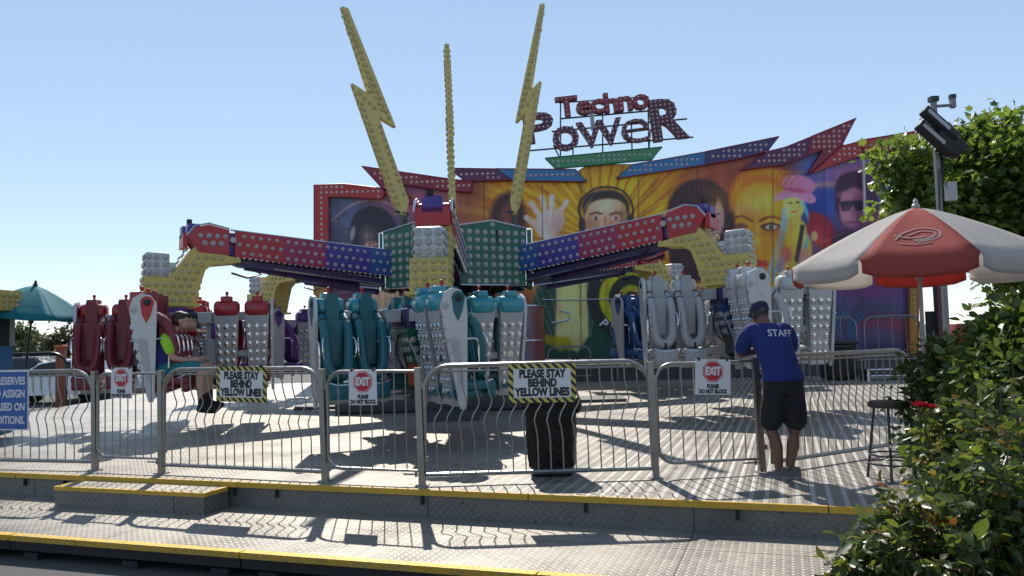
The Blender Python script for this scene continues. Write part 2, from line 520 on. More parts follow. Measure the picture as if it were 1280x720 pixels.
# ------------------------------------------------------------------ fences
def P2(px, py): 
    p = on_z(px, py, ZU); return Vector((p.x, p.y, ZU))
POSTS = [P2(119, 588), P2(202, 592), P2(407, 602), P2(528, 607), P2(820, 598), P2(953, 591)]
FH = 1.14
def round_rect(L, z0, z1, rtl, rtr, rbr=.0, rbl=.0, n=6):
    pts = []
    def corner(cx, cz, r, a0):
        if r <= 0: pts.append((cx, 0, cz)); return
        for k in range(n + 1):
            a = R(a0 + 90 * k / n)
            pts.append((cx + r * math.cos(a), 0, cz + r * math.sin(a)))
    corner(L - rtr, z1 - rtr, rtr, 0) if rtr else corner(L, z1, 0, 0)
    corner(rtl, z1 - rtl, rtl, 90) if rtl else corner(0, z1, 0, 0)
    corner(rbl, z0 + rbl, rbl, 180) if rbl else corner(0, z0, 0, 0)
    corner(L - rbr, z0 + rbr, rbr, 270) if rbr else corner(L, z0, 0, 0)
    return pts
def bar_pts(z0, z1, wavy):
    if not wavy: return [(0, 0, z0), (0, 0, z1)]
    h = z1 - z0
    prof = [(0, -.004), (.30, -.006), (.40, -.016), (.47, -.030), (.54, -.014), (.62, .028), (.67, .036), (.73, .020), (.82, .004), (1, 0)]
    return [(dx * 1.25, dx * .5, z0 + t_ * h) for t_, dx in prof]
BARS = {}
def fence_panel(A, B, label, wavy=True, gate=False, corners=(.24, .24, 0, 0), cat='fence', group=None, z0=.10, z1=FH, gap=.035, nb=None, name=None, mat=None, rail=.024):
    mat = mat or steel
    d = (B - A); d.z = 0; L = d.length - 2 * gap; ang = math.atan2(d.y, d.x)
    t_ = empty(name or ('exit_gate' if gate else 'steel_fence'), A + d.normalized() * gap, ang)
    tag(t_, label, cat, group)
    fr = MB(); fr.tube(round_rect(L, z0, z1, *corners), rail * (.8 if gate else 1), 8, closed=True)
    if not gate:
        zz = z1 - .052
        fr.tube([(corners[0] * .5, 0, zz), (L - corners[1] * .5, 0, zz)], .011, 6)
    else:
        fr.box((L - .03, 0, z0 - .03), (.02, .02, .06)); fr.tube([(L - .16, -.01, z0 - .035), (L + .01, -.01, z0 - .035)], .009, 6)
    fr.build('frame', mat, t_)
    nb = nb or max(4, int(L / .128))
    for i in range(nb):
        x = L * (i + 1) / (nb + 1)
        r0 = corners[0]; r1 = corners[1]; zt = z1
        if x < r0: zt = z1 - r0 + math.sqrt(max(0, r0 * r0 - (r0 - x) ** 2))
        if x > L - r1: zt = z1 - r1 + math.sqrt(max(0, r1 * r1 - (x - L + r1) ** 2))
        zb = z0
        if corners[3] and x < corners[3]: zb = z0 + corners[3] - math.sqrt(max(0, corners[3] ** 2 - (corners[3] - x) ** 2))
        key = (round(zb, 3), round(zt, 3), wavy, mat.name)
        if key not in BARS:
            m_ = MB(); m_.tube(bar_pts(zb, zt, wavy), .0068, 6, caps=False); o_ = m_.build('bar', mat, t_); BARS[key] = o_.data
        else:
            o_ = bpy.data.objects.new('bar', BARS[key]); link(o_, t_)
        o_.location = (x, 0, 0)
    return t_
POST_WHERE = ['left of the far left exit gate', 'between the far left exit gate and the step', 'left of the middle exit gate', 'right of the middle exit gate', 'left of the right exit gate by the black bin', 'that the man in blue leans on']
pm = MB(); pm.box((0, 0, .56), (.062, .055, 1.12)); pm.box((0, 0, 1.125), (.068, .06, .014)); pm.box((0, 0, .006), (.13, .11, .012))
for sx in (-.04, .04): pm.bulb((sx, -.042, .012), (0, 0, 1), .012)
for sz in (.25, .95): pm.box((.045, 0, sz), (.04, .03, .05))
pmesh = None
for i, p in enumerate(POSTS):
    if pmesh is None: o = pm.build('fence_post', steel); pmesh = o
    else: o = pmesh.copy(); link(o)
    o.location = p; 
    d = POSTS[min(i + 1, 5)] - POSTS[max(0, i - 1)]
    o.rotation_euler = (R(rnd.uniform(-.4, .4)), R(rnd.uniform(-1.6, -.4)), math.atan2(d.y, d.x))
    tag(o, 'square steel fence post ' + POST_WHERE[i], 'fence post', 'fence posts along the front of the ride')
FG, GG = 'wavy bar fence panels along the front of the ride', 'straight bar exit gates in the front fence'
LEFT_END = Vector((POSTS[0].x - 2.35, POSTS[0].y + .62, ZU))
fp0 = fence_panel(LEFT_END, POSTS[0], 'steel fence panel carrying the blue conditions sign at the left edge', corners=(0, .26, 0, 0), group=FG)
gt0 = fence_panel(POSTS[0], POSTS[1], 'steel exit gate furthest left, beside the step, with small exit sign', False, True, (.12, .0, 0, .14), 'gate', GG, .16, 1.10)
fp1 = fence_panel(POSTS[1], POSTS[2], 'steel fence panel with striped warning sign in front of the seated riders', group=FG)
gt1 = fence_panel(POSTS[2], POSTS[3], 'steel exit gate in the middle in front of the teal seats', False, True, (.16, .0, 0, .14), 'gate', GG, .14, 1.10)
fp2 = fence_panel(POSTS[3], POSTS[4], 'steel fence panel with striped warning sign in front of the black bin', group=FG)
gt2 = fence_panel(POSTS[4], POSTS[5], 'steel exit gate on the right, just left of the man in blue', False, True, (.16, .0, 0, .16), 'gate', GG, .14, 1.10)
fp3 = fence_panel(POSTS[5] + Vector((.08, .0, 0)), Vector((4.55, 9.25, ZU)), 'steel fence panel running back from the man in blue to the bushes', corners=(0, .26, 0, 0), group=FG)

# signs on the fence ------------------------------------------------
t = NT('yellow and black hazard stripes'); co = t.coord(); sp = t.n('ShaderNodeSeparateXYZ'); t.set(sp.inputs[0], co)
s = t.math('FRACT', t.math('MULTIPLY', t.math('ADD', sp.outputs[0], sp.outputs[2]), 1 / .078))
t.set(t.b.inputs['Base Color'], t.mix(t.math('GREATER_THAN', s, .5), (.55, .46, .10, 1), (.012, .012, .012, 1))); t.b.inputs['Roughness'].default_value = .45
hazard = t.m
def on_panel(panel, x, z, y=-.034, tilt=0):
    return panel.matrix_basis @ Matrix.Translation((x, y, z)) @ Matrix.Rotation(R(tilt), 4, 'Y')
def warn_sign(M, label):
    s_ = empty('warning_sign', M=M); tag(s_, label, 'sign', 'please stay behind yellow lines signs')
    W, H = .655, .375
    m_ = MB(); m_.box((0, 0, 0), (W, .006, H)); m_.build('striped_border', hazard, s_, 0)
    m_ = MB(); m_.box((0, -.004, 0), (W - .10, .006, H - .095)); m_.build('white_face', sign_white, s_, 0)
    for k, (tx, z) in enumerate((('PLEASE STAY', .088), ('BEHIND', .0), ('YELLOW LINES', -.088))):
        text_obj('lettering', tx, .105, sign_black, face_me(0, -.0085, z, .74), s_, bold=.0062, extrude=.0008)
    for sx in (-1, 1):
        m_ = MB(); m_.box((sx * .24, .012, H / 2 + .005), (.008, .05, .03)); m_.build('cable_tie', sign_black, s_, 0)
    return s_
def local_x(panel, px, py):
    # distance along a panel of a photo point
    A = panel.matrix_basis.translation; dvec = panel.matrix_basis.to_3x3() @ Vector((1, 0, 0)); d = ray(px, py); 
    # intersect in plan
    den = d.x * dvec.y - d.y * dvec.x
    tt = (A.x * dvec.y - A.y * dvec.x) / den
    p = Vector((0, 0, CAMZ)) + d * tt
    return (p - A).dot(dvec), p.z - ZU
x_, z_ = local_x(fp1, 304.5, 480); warn_sign(on_panel(fp1, x_, z_, tilt=1), 'white warning sign with striped border on the fence before the riders')
x_, z_ = local_x(fp2, 677.5, 478.5); warn_sign(on_panel(fp2, x_, z_, tilt=.5), 'white warning sign with striped border above the black bin')
def exit_sign(M, label, W=.36, H=.345):
    s_ = empty('exit_sign', M=M); tag(s_, label, 'sign', 'exit signs on the gates')
    m_ = MB(); m_.box((0, 0, 0), (W, .006, H)); m_.build('board', sign_white, s_, 0)
    oc = lambda r: [(r * math.cos(R(22.5 + 45 * k)), .055 + r * math.sin(R(22.5 + 45 * k))) for k in range(8)]
    m_ = MB(); m_.prism(oc(.112), -.0045, -.003); m_.build('octagon', sign_red_ink, s_, 0)
    ring = MB(); o1, o2 = oc(.104), oc(.098)
    vs = [(p[0], -.006, p[1]) for p in o1 + o2]; ring.add(vs, [(k, (k + 1) % 8, (k + 1) % 8 + 8, k + 8) for k in range(8)]); ring.build('ring', sign_white, s_, 0)
    text_obj('exit_word', 'EXIT', .098, sign_white, face_me(0, -.0065, .055, .78, 1.1), s_, bold=.006, extrude=.0008)
    text_obj('lettering', 'PLEASE', .052, sign_black, face_me(0, -.0045, -.093, .74), s_, bold=.0034, extrude=.0008)
    text_obj('lettering', 'DO NOT BLOCK', .052, sign_black, face_me(0, -.0045, -.143, .72), s_, bold=.0034, extrude=.0008)
    for sx in (-1, 1):
        m_ = MB(); m_.box((sx * W * .4, .012, H / 2), (.02, .045, .03)); m_.build('clip', sign_black, s_, 0)
    return s_
x_, z_ = local_x(gt2, 889.5, 471); exit_sign(on_panel(gt2, x_, z_ , -.03, 2.5), 'exit sign on the right gate beside the man in blue, tilted')
x_, z_ = local_x(gt1, 455.5, 484); exit_sign(on_panel(gt1, x_, z_, -.03, -.5), 'exit sign on the middle gate in front of the teal seats', .31, .345)
x_, z_ = local_x(gt0, 154.5, 478.5); exit_sign(on_panel(gt0, x_, z_, -.03, .5), 'exit sign on the far left gate in front of the red seats', .31, .345)
# blue sign at the left edge
x0_, z0_ = local_x(fp0, 39, 500)
bs = empty('blue_notice', M=on_panel(fp0, x0_, z0_, -.036)); tag(bs, 'blue notice board with white capital lettering on the left fence panel', 'sign')
m_ = MB(); m_.box((-.53, 0, 0), (1.06, .008, .70)); m_.build('board', sign_white, bs, 0)
m_ = MB(); m_.box((-.53, -.004, 0), (1.03, .006, .67)); m_.build('blue_face', sign_blue_ink, bs, 0)
for tx, z in (('T RESERVES', .225), ('TO ASSIGN', .075), ('BASED ON', -.08), ('CONDITIONS.', -.235)):
    text_obj('lettering', tx, .125, sign_white, face_me(-.045, -.0085, z, .78), bs, bold=.004, extrude=.0008, align='RIGHT')
# ------------------------------------------------------------------ the ride
RC = Vector((-1.12, 17.0, 0))
HR = 5.7
lamp_mats = [yellow, bulb_amber]
ride = empty('spinning_ride', (RC.x, RC.y, ZU)); tag(ride, 'big spinning fairground ride with six bulb studded arms and yellow lightning bolts', 'ride')
# base: trailer slab, housing, column
m_ = MB(); m_.rbox((0, 0, .20), (4.6, 3.4, .38), .06); m_.box((0, 0, .03), (6.8, 1.0, .06)); m_.box((0, 0, .03), (1.0, 6.8, .06)); m_.build('base', dark_grey, ride)
t = NT('airbrushed housing'); co = t.coord(); sp = t.n('ShaderNodeSeparateXYZ'); t.set(sp.inputs[0], co)
ang = t.math('ARCTAN2', sp.outputs[0], t.math('MULTIPLY', sp.outputs[1], -1.0))
w_ = t.math('ADD', ang, t.math('MULTIPLY', t.noise(2.2, 4, co), .35))
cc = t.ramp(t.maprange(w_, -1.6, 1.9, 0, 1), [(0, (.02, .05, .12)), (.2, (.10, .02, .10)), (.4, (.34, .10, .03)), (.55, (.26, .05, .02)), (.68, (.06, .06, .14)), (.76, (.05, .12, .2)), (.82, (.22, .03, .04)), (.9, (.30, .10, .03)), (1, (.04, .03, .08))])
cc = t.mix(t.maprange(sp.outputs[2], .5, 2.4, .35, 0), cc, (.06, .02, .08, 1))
t.set(t.b.inputs['Base Color'], cc); t.b.inputs['Roughness'].default_value = .35
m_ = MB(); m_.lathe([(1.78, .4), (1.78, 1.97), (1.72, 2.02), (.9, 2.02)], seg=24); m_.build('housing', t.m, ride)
m_ = MB()
for z in (.8, 1.3, 1.99): m_.tube([(1.80 * math.cos(R(a)), 1.80 * math.sin(R(a)), z) for a in range(0, 360, 12)], .018, 6, closed=True)
m_.build('housing_rail', chrome, ride)
m_ = MB(); m_.lathe([(.75, 2.0), (.75, 2.3), (1.15, 2.36), (1.15, 2.5), (.6, 2.55), (.6, 3.2), (.3, 3.3)], seg=20)
for k in range(12): m_.bulb((1.15 * math.cos(k * .5236), 1.15 * math.sin(k * .5236), 2.43), (math.cos(k * .5236), math.sin(k * .5236), 0), .05)
m_.build('centre_column', matte_black, ride)
m_ = MB()
for k in range(9):
    a = R(200 + 17 * k); p = Vector((math.cos(a) * 1.1, math.sin(a) * 1.1, 2.3))
    m_.tube([p, p * 1.15 + Vector((0, 0, -.35)), p * 1.3 + Vector((.1, 0, -.25)), p * 1.38 + Vector((.05, 0, .3))], .025, 6)
m_.build('hoses', black, ride)
# green drum panels, one on each flat side of the hexagon
drum = MB(); drum.lathe([(1.2, 2.5), (1.32, 2.6), (1.32, 3.55), (.2, 3.62)], seg=6, M=Matrix.Rotation(R(30), 4, 'Z')); drum.build('drum', matte_black, ride)
shape = [(-.38, 0), (.38, 0), (.38, .63), (.70, .63), (.70, 1.08), (0, 1.2), (-.70, 1.08), (-.70, .63), (-.38, .63)]
shape = [(-.66, 0), (.66, 0), (.66, .72), (.70, .72), (.70, 1.08), (.0, 1.2), (-.70, 1.08), (-.70, .72), (-.66, .72)]
pd = None
for k in range(6):
    a = R(-60 + 60 * k)     # outward normal angle measured from the camera side
    Mx = Matrix.Rotation(a, 4, 'Z') @ Matrix.Translation((0, -1.47, 2.27))
    if pd is None:
        m_ = MB(); m_.prism(shape, 0, .09)
        q = [(p[0] * .97, p[1]) for p in shape]
        for (x, z) in spots(shape, .155, .075): m_.bulb((x, 0, z), (0, -1, 0), .046, 1)
        m_.tube([(p[0], -.004, p[1]) for p in shape], .016, 6, 2, closed=True)
        pd = m_.build('drum_panel', [green, bulb_clear, chrome], ride); o = pd
    else: o = pd.copy(); link(o, ride)
    o.matrix_local = Mx @ Matrix.Rotation(0, 4, 'Z')
# fix orientation: panels sit between the arms
for k, o in enumerate([c for c in kids(ride) if c.name.startswith('drum_panel')]):
    o.matrix_local = Matrix.Rotation(R(30 + 60 * k), 4, 'Z') @ Matrix.Translation((0, -1.54, 2.40)) @ Matrix.Diagonal((1.1, 1, 1.06, 1))

# arms -- local frame: x = outward (radius), y = tangential, z up
def seg_quad(r0, r1, zb0, zt0, zb1, zt1, y, t_):
    return [(r0, zb0), (r1, zb1), (r1, zt1), (r0, zt0)]
def make_arm():
    W = .24
    zb = lambda r: 2.68 + (r - 1.2) * .082
    zt = lambda r: 3.18 + (r - 1.2) * .072
    m_ = MB()
    # segments: blue, indigo, crimson, red
    cuts = [1.05, 2.05, 2.95, 3.75, 4.62]
    for k in range(4):
        r0, r1 = cuts[k], cuts[k + 1]
        for sy in (-1, 1):
            m_.prism([(r0, zb(r0)), (r1, zb(r1)), (r1, zt(r1)), (r0, zt(r0))], sy * W - .02, sy * W + .02, mi=k)
            for j, f in enumerate((.17, .5, .83)):
                x = r0 + (.05 if j % 2 else .12)
                while x < r1 - .03:
                    m_.bulb((x, sy * (W + .02), zb(x) + (zt(x) - zb(x)) * f), (0, sy, 0), .034, 5); x += .148
    m_.prism([(1.0, zb(1.0) + .03), (4.6, zb(4.6) + .03), (4.6, zt(4.6) - .03), (1.0, zt(1.0) - .03)], -W + .02, W - .02, mi=4)
    for sy in (-1, 1):   # top rail and the scalloped lower edge
        m_.tube([(1.0, sy * W, zt(1.0) + .012), (4.7, sy * W, zt(4.7) + .012)], .018, 6, 6)
        for i in range(34):
            r = 1.1 + i * .105
            m_.bulb((r, sy * (W - .01), zb(r) - .005), (0, 0, -1), .038, 6, seg=6)
    a = m_.build('arm', [arm_blue, arm_indigo, arm_crimson, arm_red, purple, bulb_clear, chrome], ride)
    # lower link
    m_ = MB(); m_.prism([(1.0, 2.44), (4.5, 2.80), (4.75, 2.90), (4.75, 2.96), (4.4, 2.92), (1.0, 2.58)], -.15, .15)
    m_.tube([(1.4, -.165, 2.50), (3.0, -.165, 2.67), (3.9, -.165, 2.77)], .016, 6, 1); m_.tube([(1.4, .165, 2.50), (3.9, .165, 2.77)], .016, 6, 1)
    m_.tube([(2.2, 0, 2.5), (4.4, 0, 2.8)], .06, 10)
    m_.tube([(4.3, -.14, 2.83), (4.05, -.2, 2.69), (4.3, -.2, 2.62), (4.6, -.16, 2.7)], .022, 6, 2)
    m_.build('lower_link', [purple, chrome, black], a)
    # knuckle: red end cover with gap and pin
    m_ = MB()
    kp = [(4.72, 2.98), (5.24, 3.02), (5.42, 3.28), (5.30, 3.46), (5.08, 3.52), (4.72, 3.44)]
    for sy in (-1, 1):
        m_.prism(kp, sy * .25 - .02, sy * .25 + .02)
        for (x, z) in spots(kp, .14, .07, 0, True): m_.bulb((x, sy * .27, z), (0, sy, 0), .042, 1)
    for k in range(2, 5):
        p, q = Vector((kp[k][0], 0, kp[k][1])), Vector((kp[k + 1][0] if k < 5 else kp[0][0], 0, kp[k + 1][1] if k < 5 else kp[0][1]))
    m_.prism([(5.08, 3.48), (5.28, 3.43), (5.40, 3.28), (5.20, 3.06), (5.0, 3.06)], -.23, .23)
    m_.box((5.46, 0, 3.22), (.08, .50, .26), 0)
    m_.box((5.30, 0, 3.46), (.2, .26, .16), 3)
    m_.box((5.47, .0, 3.38), (.06, .3, .2), 3)
    m_.box((5.36, -.04, 3.58), (.08, .1, .10), 2)
    m_.box((4.62, 0, 3.20), (.3, .36, .40), 3)
    m_.tube([(4.66, -.3, 3.26), (4.66, .3, 3.26)], .055, 10, 1)
    m_.tube([(5.44, -.27, 3.30), (5.31, -.27, 3.48), (5.08, -.27, 3.54), (4.72, -.27, 3.46)], .018, 6, 4); m_.tube([(5.44, .27, 3.30), (5.31, .27, 3.48), (5.08, .27, 3.54), (4.72, .27, 3.46)], .018, 6, 4)
    m_.build('knuckle', [arm_red, bulb_clear, matte_black, arm_indigo, chrome], a)
    # yellow drop bracket
    bp = [(6.12, 2.10), (6.12, 2.56), (5.70, 2.56), (5.38, 3.02), (5.30, 3.12), (4.74, 2.97), (4.52, 2.93), (4.52, 2.86), (5.0, 2.80), (5.12, 2.70), (5.22, 2.36), (5.28, 2.10)]
    m_ = MB()
    m_.prism(bp, -.26, .26)
    for sy in (-1, 1):
        for (x, z) in spots(bp, .128, .07, 0, True): m_.bulb((x, sy * .26, z), (0, sy, 0), .045, 1, h=.6)
    for z in (2.17, 2.29, 2.41, 2.52):
        for y in (-.19, -.065, .065, .19): m_.bulb((6.12, y, z), (1, 0, 0), .046, 1, h=.6)
    dvec = Vector((-.34, 0, .52)).normalized(); nn = Vector((.52, 0, .34)).normalized()
    for k in range(4):
        for y in (-.2, .2): m_.bulb(Vector((5.70, y, 2.62)) + dvec * (.1 + .14 * k), nn, .045, 1)
    for k in range(6):
        for y in (-.2, 0, .2): m_.bulb((5.27 - (k * .115) * .22, y, 2.16 + k * .115), (-1, 0, .2), .045, 1)
    m_.box((5.70, 0, 2.08), (.98, .66, .05)); m_.box((5.70, 0, 2.03), (.7, .5, .06))
    m_.build('drop_bracket', [yellow, bulb_amber], a)
    # white lamp tower on the outer end
    m_ = MB(); tw = [(-.21, 0), (.21, 0), (.20, .44), (-.16, .46)]
    m_.rbox((5.90, 0, 2.775), (.40, .44, .44), .07, seg=3)
    for z in (2.645, 2.775, 2.905):
        for y in (-.14, 0, .14): m_.bulb((6.10, y, z), (1, 0, 0), .05, 1, h=.6)
        for x in (5.78, 5.92, 6.04):
            for sy in (-1, 1): m_.bulb((x, sy * .22, z), (0, sy, 0), .047, 1, h=.6)
    m_.box((5.66, 0, 2.68), (.12, .40, .28))
    for sy in (-1, 1): m_.bulb((5.66, sy * .2, 2.69), (0, sy, 0), .05, 1)
    m_.build('lamp_tower', [white, bulb_clear], a)
    return a
arm0 = make_arm()
arms = [arm0] + [copy_tree(arm0, ride) for k in range(5)]
for k, a in enumerate(arms):
    a.matrix_local = Matrix.Rotation(R(-90 + 60 * k), 4, 'Z') @ Matrix.Translation((1.2, 0, 2.86)) @ Matrix.Rotation(R(-(0, 2.6, 1.6, 1.0, 1.0, 1.0)[k]), 4, 'Y') @ Matrix.Translation((-1.2, 0, -2.92))
# lightning bolts
bolt = [(1.38, 3.83), (1.25, 3.82), (.23, 1.705), (.61, 1.85), (-.04, .29), (.05, 0), (.14, .02), (.32, .29), (1.18, 2.41), (.80, 2.25)]
bm = None
for k in range(3):
    if bm is None:
        m_ = MB(); m_.prism(bolt, -.06, .06)
        for sy in (-1, 1):
            for i in range(40):
                # two rows following the blade
                pass
        def row(p, q, n, off):
            p, q = Vector(p), Vector(q)
            for i in range(n):
                x, z = p.lerp(q, (i + .5) / n)
                for sy in (-1, 1): m_.bulb((x, sy * .06, z), (0, sy, 0), .042, 1)
        row((1.32, 3.74), (.72, 2.30), 13, 0); row((1.22, 3.45), (.36, 1.80), 14, 0); row((.86, 2.48), (.50, 1.95), 5, 0)
        row((1.08, 2.28), (.66, 1.98), 4, 0); row((1.02, 2.12), (.19, .16), 16, 0); row((.62, 1.74), (.06, .36), 11, 0)
        n = len(bolt)
        for i in range(n):
            p, q = Vector(bolt[i]), Vector(bolt[(i + 1) % n]); L = (q - p).length
            nv = Vector(((q - p).y, -(q - p).x)).normalized()
            for j in range(int(L / .13)):
                c_ = p.lerp(q, (j + .5) / max(1, int(L / .13)))
                mid = c_ + nv * .01
                if inpoly((mid.x, mid.y), bolt): nv = -nv
                m_.bulb((c_.x, 0, c_.y), (nv.x, 0, nv.y), .036, 1, h=.6)
        bm = m_.build('lightning_bolt', [pale_yellow, bulb_amber], ride); o = bm
        m2 = MB(); m2.box((.06, 0, -.12), (.12, .12, .4)); m2.tube([(-.12, -.1, .06), (.3, .1, .06)], .025, 6); m2.build('bolt_mount', dark_grey, bm)
    else: o = copy_tree(bm, ride)
    o.matrix_local = Matrix.Rotation(R(98 + 120 * k), 4, 'Z') @ Matrix.Translation((1.26, 0, 3.88)) @ Matrix.Diagonal(((.8, 1.0, .6)[k], 1, (1.22, 1.05, 1.13)[k], 1))

# ------------------------------------------------------------------ gondolas
def rod(m_, pts, r=.014, mi=0): m_.tube(pts, r, 6, mi)
def smooth_pts(pts, n=4):
    pts = [Vector(p) for p in pts]; out = []
    for i in range(len(pts) - 1):
        p0 = pts[max(0, i - 1)]; p1 = pts[i]; p2 = pts[i + 1]; p3 = pts[min(len(pts) - 1, i + 2)]
        for k in range(n):
            t_ = k / n
            out.append(.5 * ((2 * p1) + (p2 - p0) * t_ + (2 * p0 - 5 * p1 + 4 * p2 - p3) * t_ ** 2 + (3 * p1 - p0 - 3 * p2 + p3) * t_ ** 3))
    out.append(pts[-1]); return out
def make_seat(par, body, shell, cap, back):
    # seat faces local -Y, z = 0 at the cushion
    m_ = MB()
    m_.rbox((0, -.14, -.02), (.47, .64, .13), .05, axis='x')
    m_.rbox((0, .13, .42), (.44, .09, .86), .04)
    m_.rbox((0, -.40, -.10), (.45, .12, .20), .04, axis='x'); m_.rbox((0, -.02, -.13), (.40, .46, .10), .04)
    seat = m_.build('seat', body, par)
    m_ = MB()                                    # spine column carrying the harness
    m_.prism([(-.11, .62), (.11, .62), (.115, 1.22), (.085, 1.36), (-.085, 1.36), (-.115, 1.22)], .02, .30)
    m_.prism([(.10, 1.0), (.24, 1.02), (.23, 1.20), (.10, 1.22)], .16, .34); m_.prism([(-.24, 1.02), (-.10, 1.0), (-.10, 1.22), (-.23, 1.20)], .16, .34)
    m_.build('headrest', body, seat)
    m_ = MB()                                    # over-shoulder harness, one padded U
    U = [(-.15, .24, 1.00), (-.175, .12, 1.02), (-.19, -.03, .94), (-.195, -.17, .80), (-.185, -.25, .45), (-.14, -.275, .22), (0, -.28, .13)]
    U = U + [(-p[0], p[1], p[2]) for p in U[-2::-1]]
    U = smooth_pts(U, 4); n = len(U)
    m_.tube(U, [.062 + .022 * math.sin(math.pi * i / (n - 1)) ** .5 for i in range(n)], 10)
    m_.prism([(-.10, .30), (.10, .30), (.13, .95), (-.13, .95)], -.10, -.02)
    for i in (5, 9, n - 10, n - 6):
        d_ = (U[i + 1] - U[i]).normalized(); m_.tube([U[i] - d_ * .008, U[i] + d_ * .008], [.086, .086], 10, 1)
    m_.build('harness', [body, matte_black], seat)
    m_ = MB()                                    # webbing
    m_.prism([(-.022, -.06), (.022, -.06), (.02, .16), (-.02, .16)], -.37, -.36); m_.box((0, -.365, .05), (.06, .03, .05))
    m_.build('strap', matte_black, seat)
    for sx in (-1, 1):
        m_ = MB(); rod(m_, smooth_pts([(sx * .20, -.22, .70), (sx * .27, -.30, .66), (sx * .27, -.33, .45), (sx * .22, -.27, .38)], 4), .013); m_.build('grab_bar', chrome, seat)
    m_ = MB(); rod(m_, smooth_pts([(-.22, -.30, .02), (-.23, -.40, .06), (-.1, -.44, .02), (.1, -.44, .02), (.23, -.40, .06), (.22, -.30, .02)], 3), .014)
    m_.build('foot_bar', chrome, seat)
    m_ = MB()                                    # moulded back shell studded with lamps
    prof = [(.10, -.30), (.17, -.18), (.36, .92), (.38, 1.12), (.34, 1.19), (.2, 1.19)]
    bs_ = []
    for (y, z), wd in zip(prof, (.32, .34, .46, .48, .46, .44)): bs_.append((y, z, wd / 2))
    n = len(bs_); vs = []
    for (y, z, w) in bs_: vs += [(-w, y, z), (w, y, z)]
    for (y, z, w) in bs_: vs += [(-w * .95, min(.235, y - .04), z), (w * .95, min(.235, y - .04), z)]
    fs = [(2 * i + 1, 2 * i, 2 * i + 2, 2 * i + 3) for i in range(n - 1)] + [(2 * i, 2 * n + 2 * i, 2 * n + 2 * i + 2, 2 * i + 2) for i in range(n - 1)] + [(2 * n + 2 * i + 1, 2 * i + 1, 2 * i + 3, 2 * n + 2 * i + 3) for i in range(n - 1)]
    m_.add(vs, fs)
    for i in range(7):
        z = -.08 + .15 * i; y = .172 + (z + .18) * .174; hw = .11 + .008 * i
        for x in (-hw, 0, hw): m_.bulb((x, y, z), (0, 1, -.1), .052, 1)
    m_.build('back_shell', [back, chrome], seat)
    m_ = MB(); m_.rbox((0, .25, 1.15), (.49, .34, .28), .10, axis='x'); m_.rbox((0, .30, 1.31), (.22, .2, .12), .03)
    m_.bulb((0, .24, 1.37), (0, 0, 1), .026, 1); m_.tube([(0, .24, 1.37), (0, .24, 1.42)], .022, 8, 1); m_.sphere((0, .24, 1.43), .034, 8, 6, 1)
    m_.build('lamp_cap', [cap, bright_red], seat)
    return seat
def make_panel(par, xo, badge, face):
    # side cheek at the outer end of a row, outline in local YZ
    m_ = MB()
    pl = [(.18 + .19 * math.cos(R(a)), 1.13 + .19 * math.sin(R(a))) for a in range(-10, 215, 15)]
    pl = [(.37, 1.08), (.32, 1.24), (.20, 1.31), (.08, 1.28), (.0, 1.17), (-.01, .9), (.02, -.24), (.04, -.32), (.10, -.32), (.13, -.22), (.33, .78)]
    Mx = Matrix.Translation((xo, 0, 0)) @ Matrix.Rotation(R(90), 4, 'Z')     # prism X -> Y, prism Y -> -X
    m_.prism(pl, -.025, .025, M=Mx)
    m_.prism([(.06, .0), (.12, .0), (.26, .62), (.12, .62)], -.03, .03, M=Mx, mi=1)
    for s_ in (-1, 1):
        m_.bulb((xo + s_ * .026, .31, 1.06), (s_, 0, 0), .042, 1, seg=10, h=.2)
        m_.bulb((xo + s_ * .034, .12, 1.17), (s_, 0, 0), .048, 2, seg=10, h=.4)
        for k in range(5): m_.bulb((xo + s_ * .026, .35 - .035 * k, .92 - .16 * k), (s_, 0, 0), .01, 2, seg=6)
    c_ = m_.build('side_cheek', [face, dull_white, black], par)
    m_ = MB()
    tp = [(.12 + .095 * math.cos(R(a)), 1.17 + .095 * math.sin(R(a))) for a in range(-10, 200, 15)] + [(.07, .98), (.13, .86), (.19, .98)]
    m_.prism(tp, -.034, .034, M=Mx)
    m_.build('badge', [badge, black, dull_white], c_)
    m_ = MB(); rod(m_, smooth_pts([(xo, .16, .60), (xo, -.02, .62), (xo, -.16, .60), (xo, -.18, .40), (xo, -.18, .18)], 4), .014); rod(m_, [(xo + .01, .36, .6), (xo + .01, .1, .58)], .012)
    m_.build('side_rail', chrome, c_)
    return c_
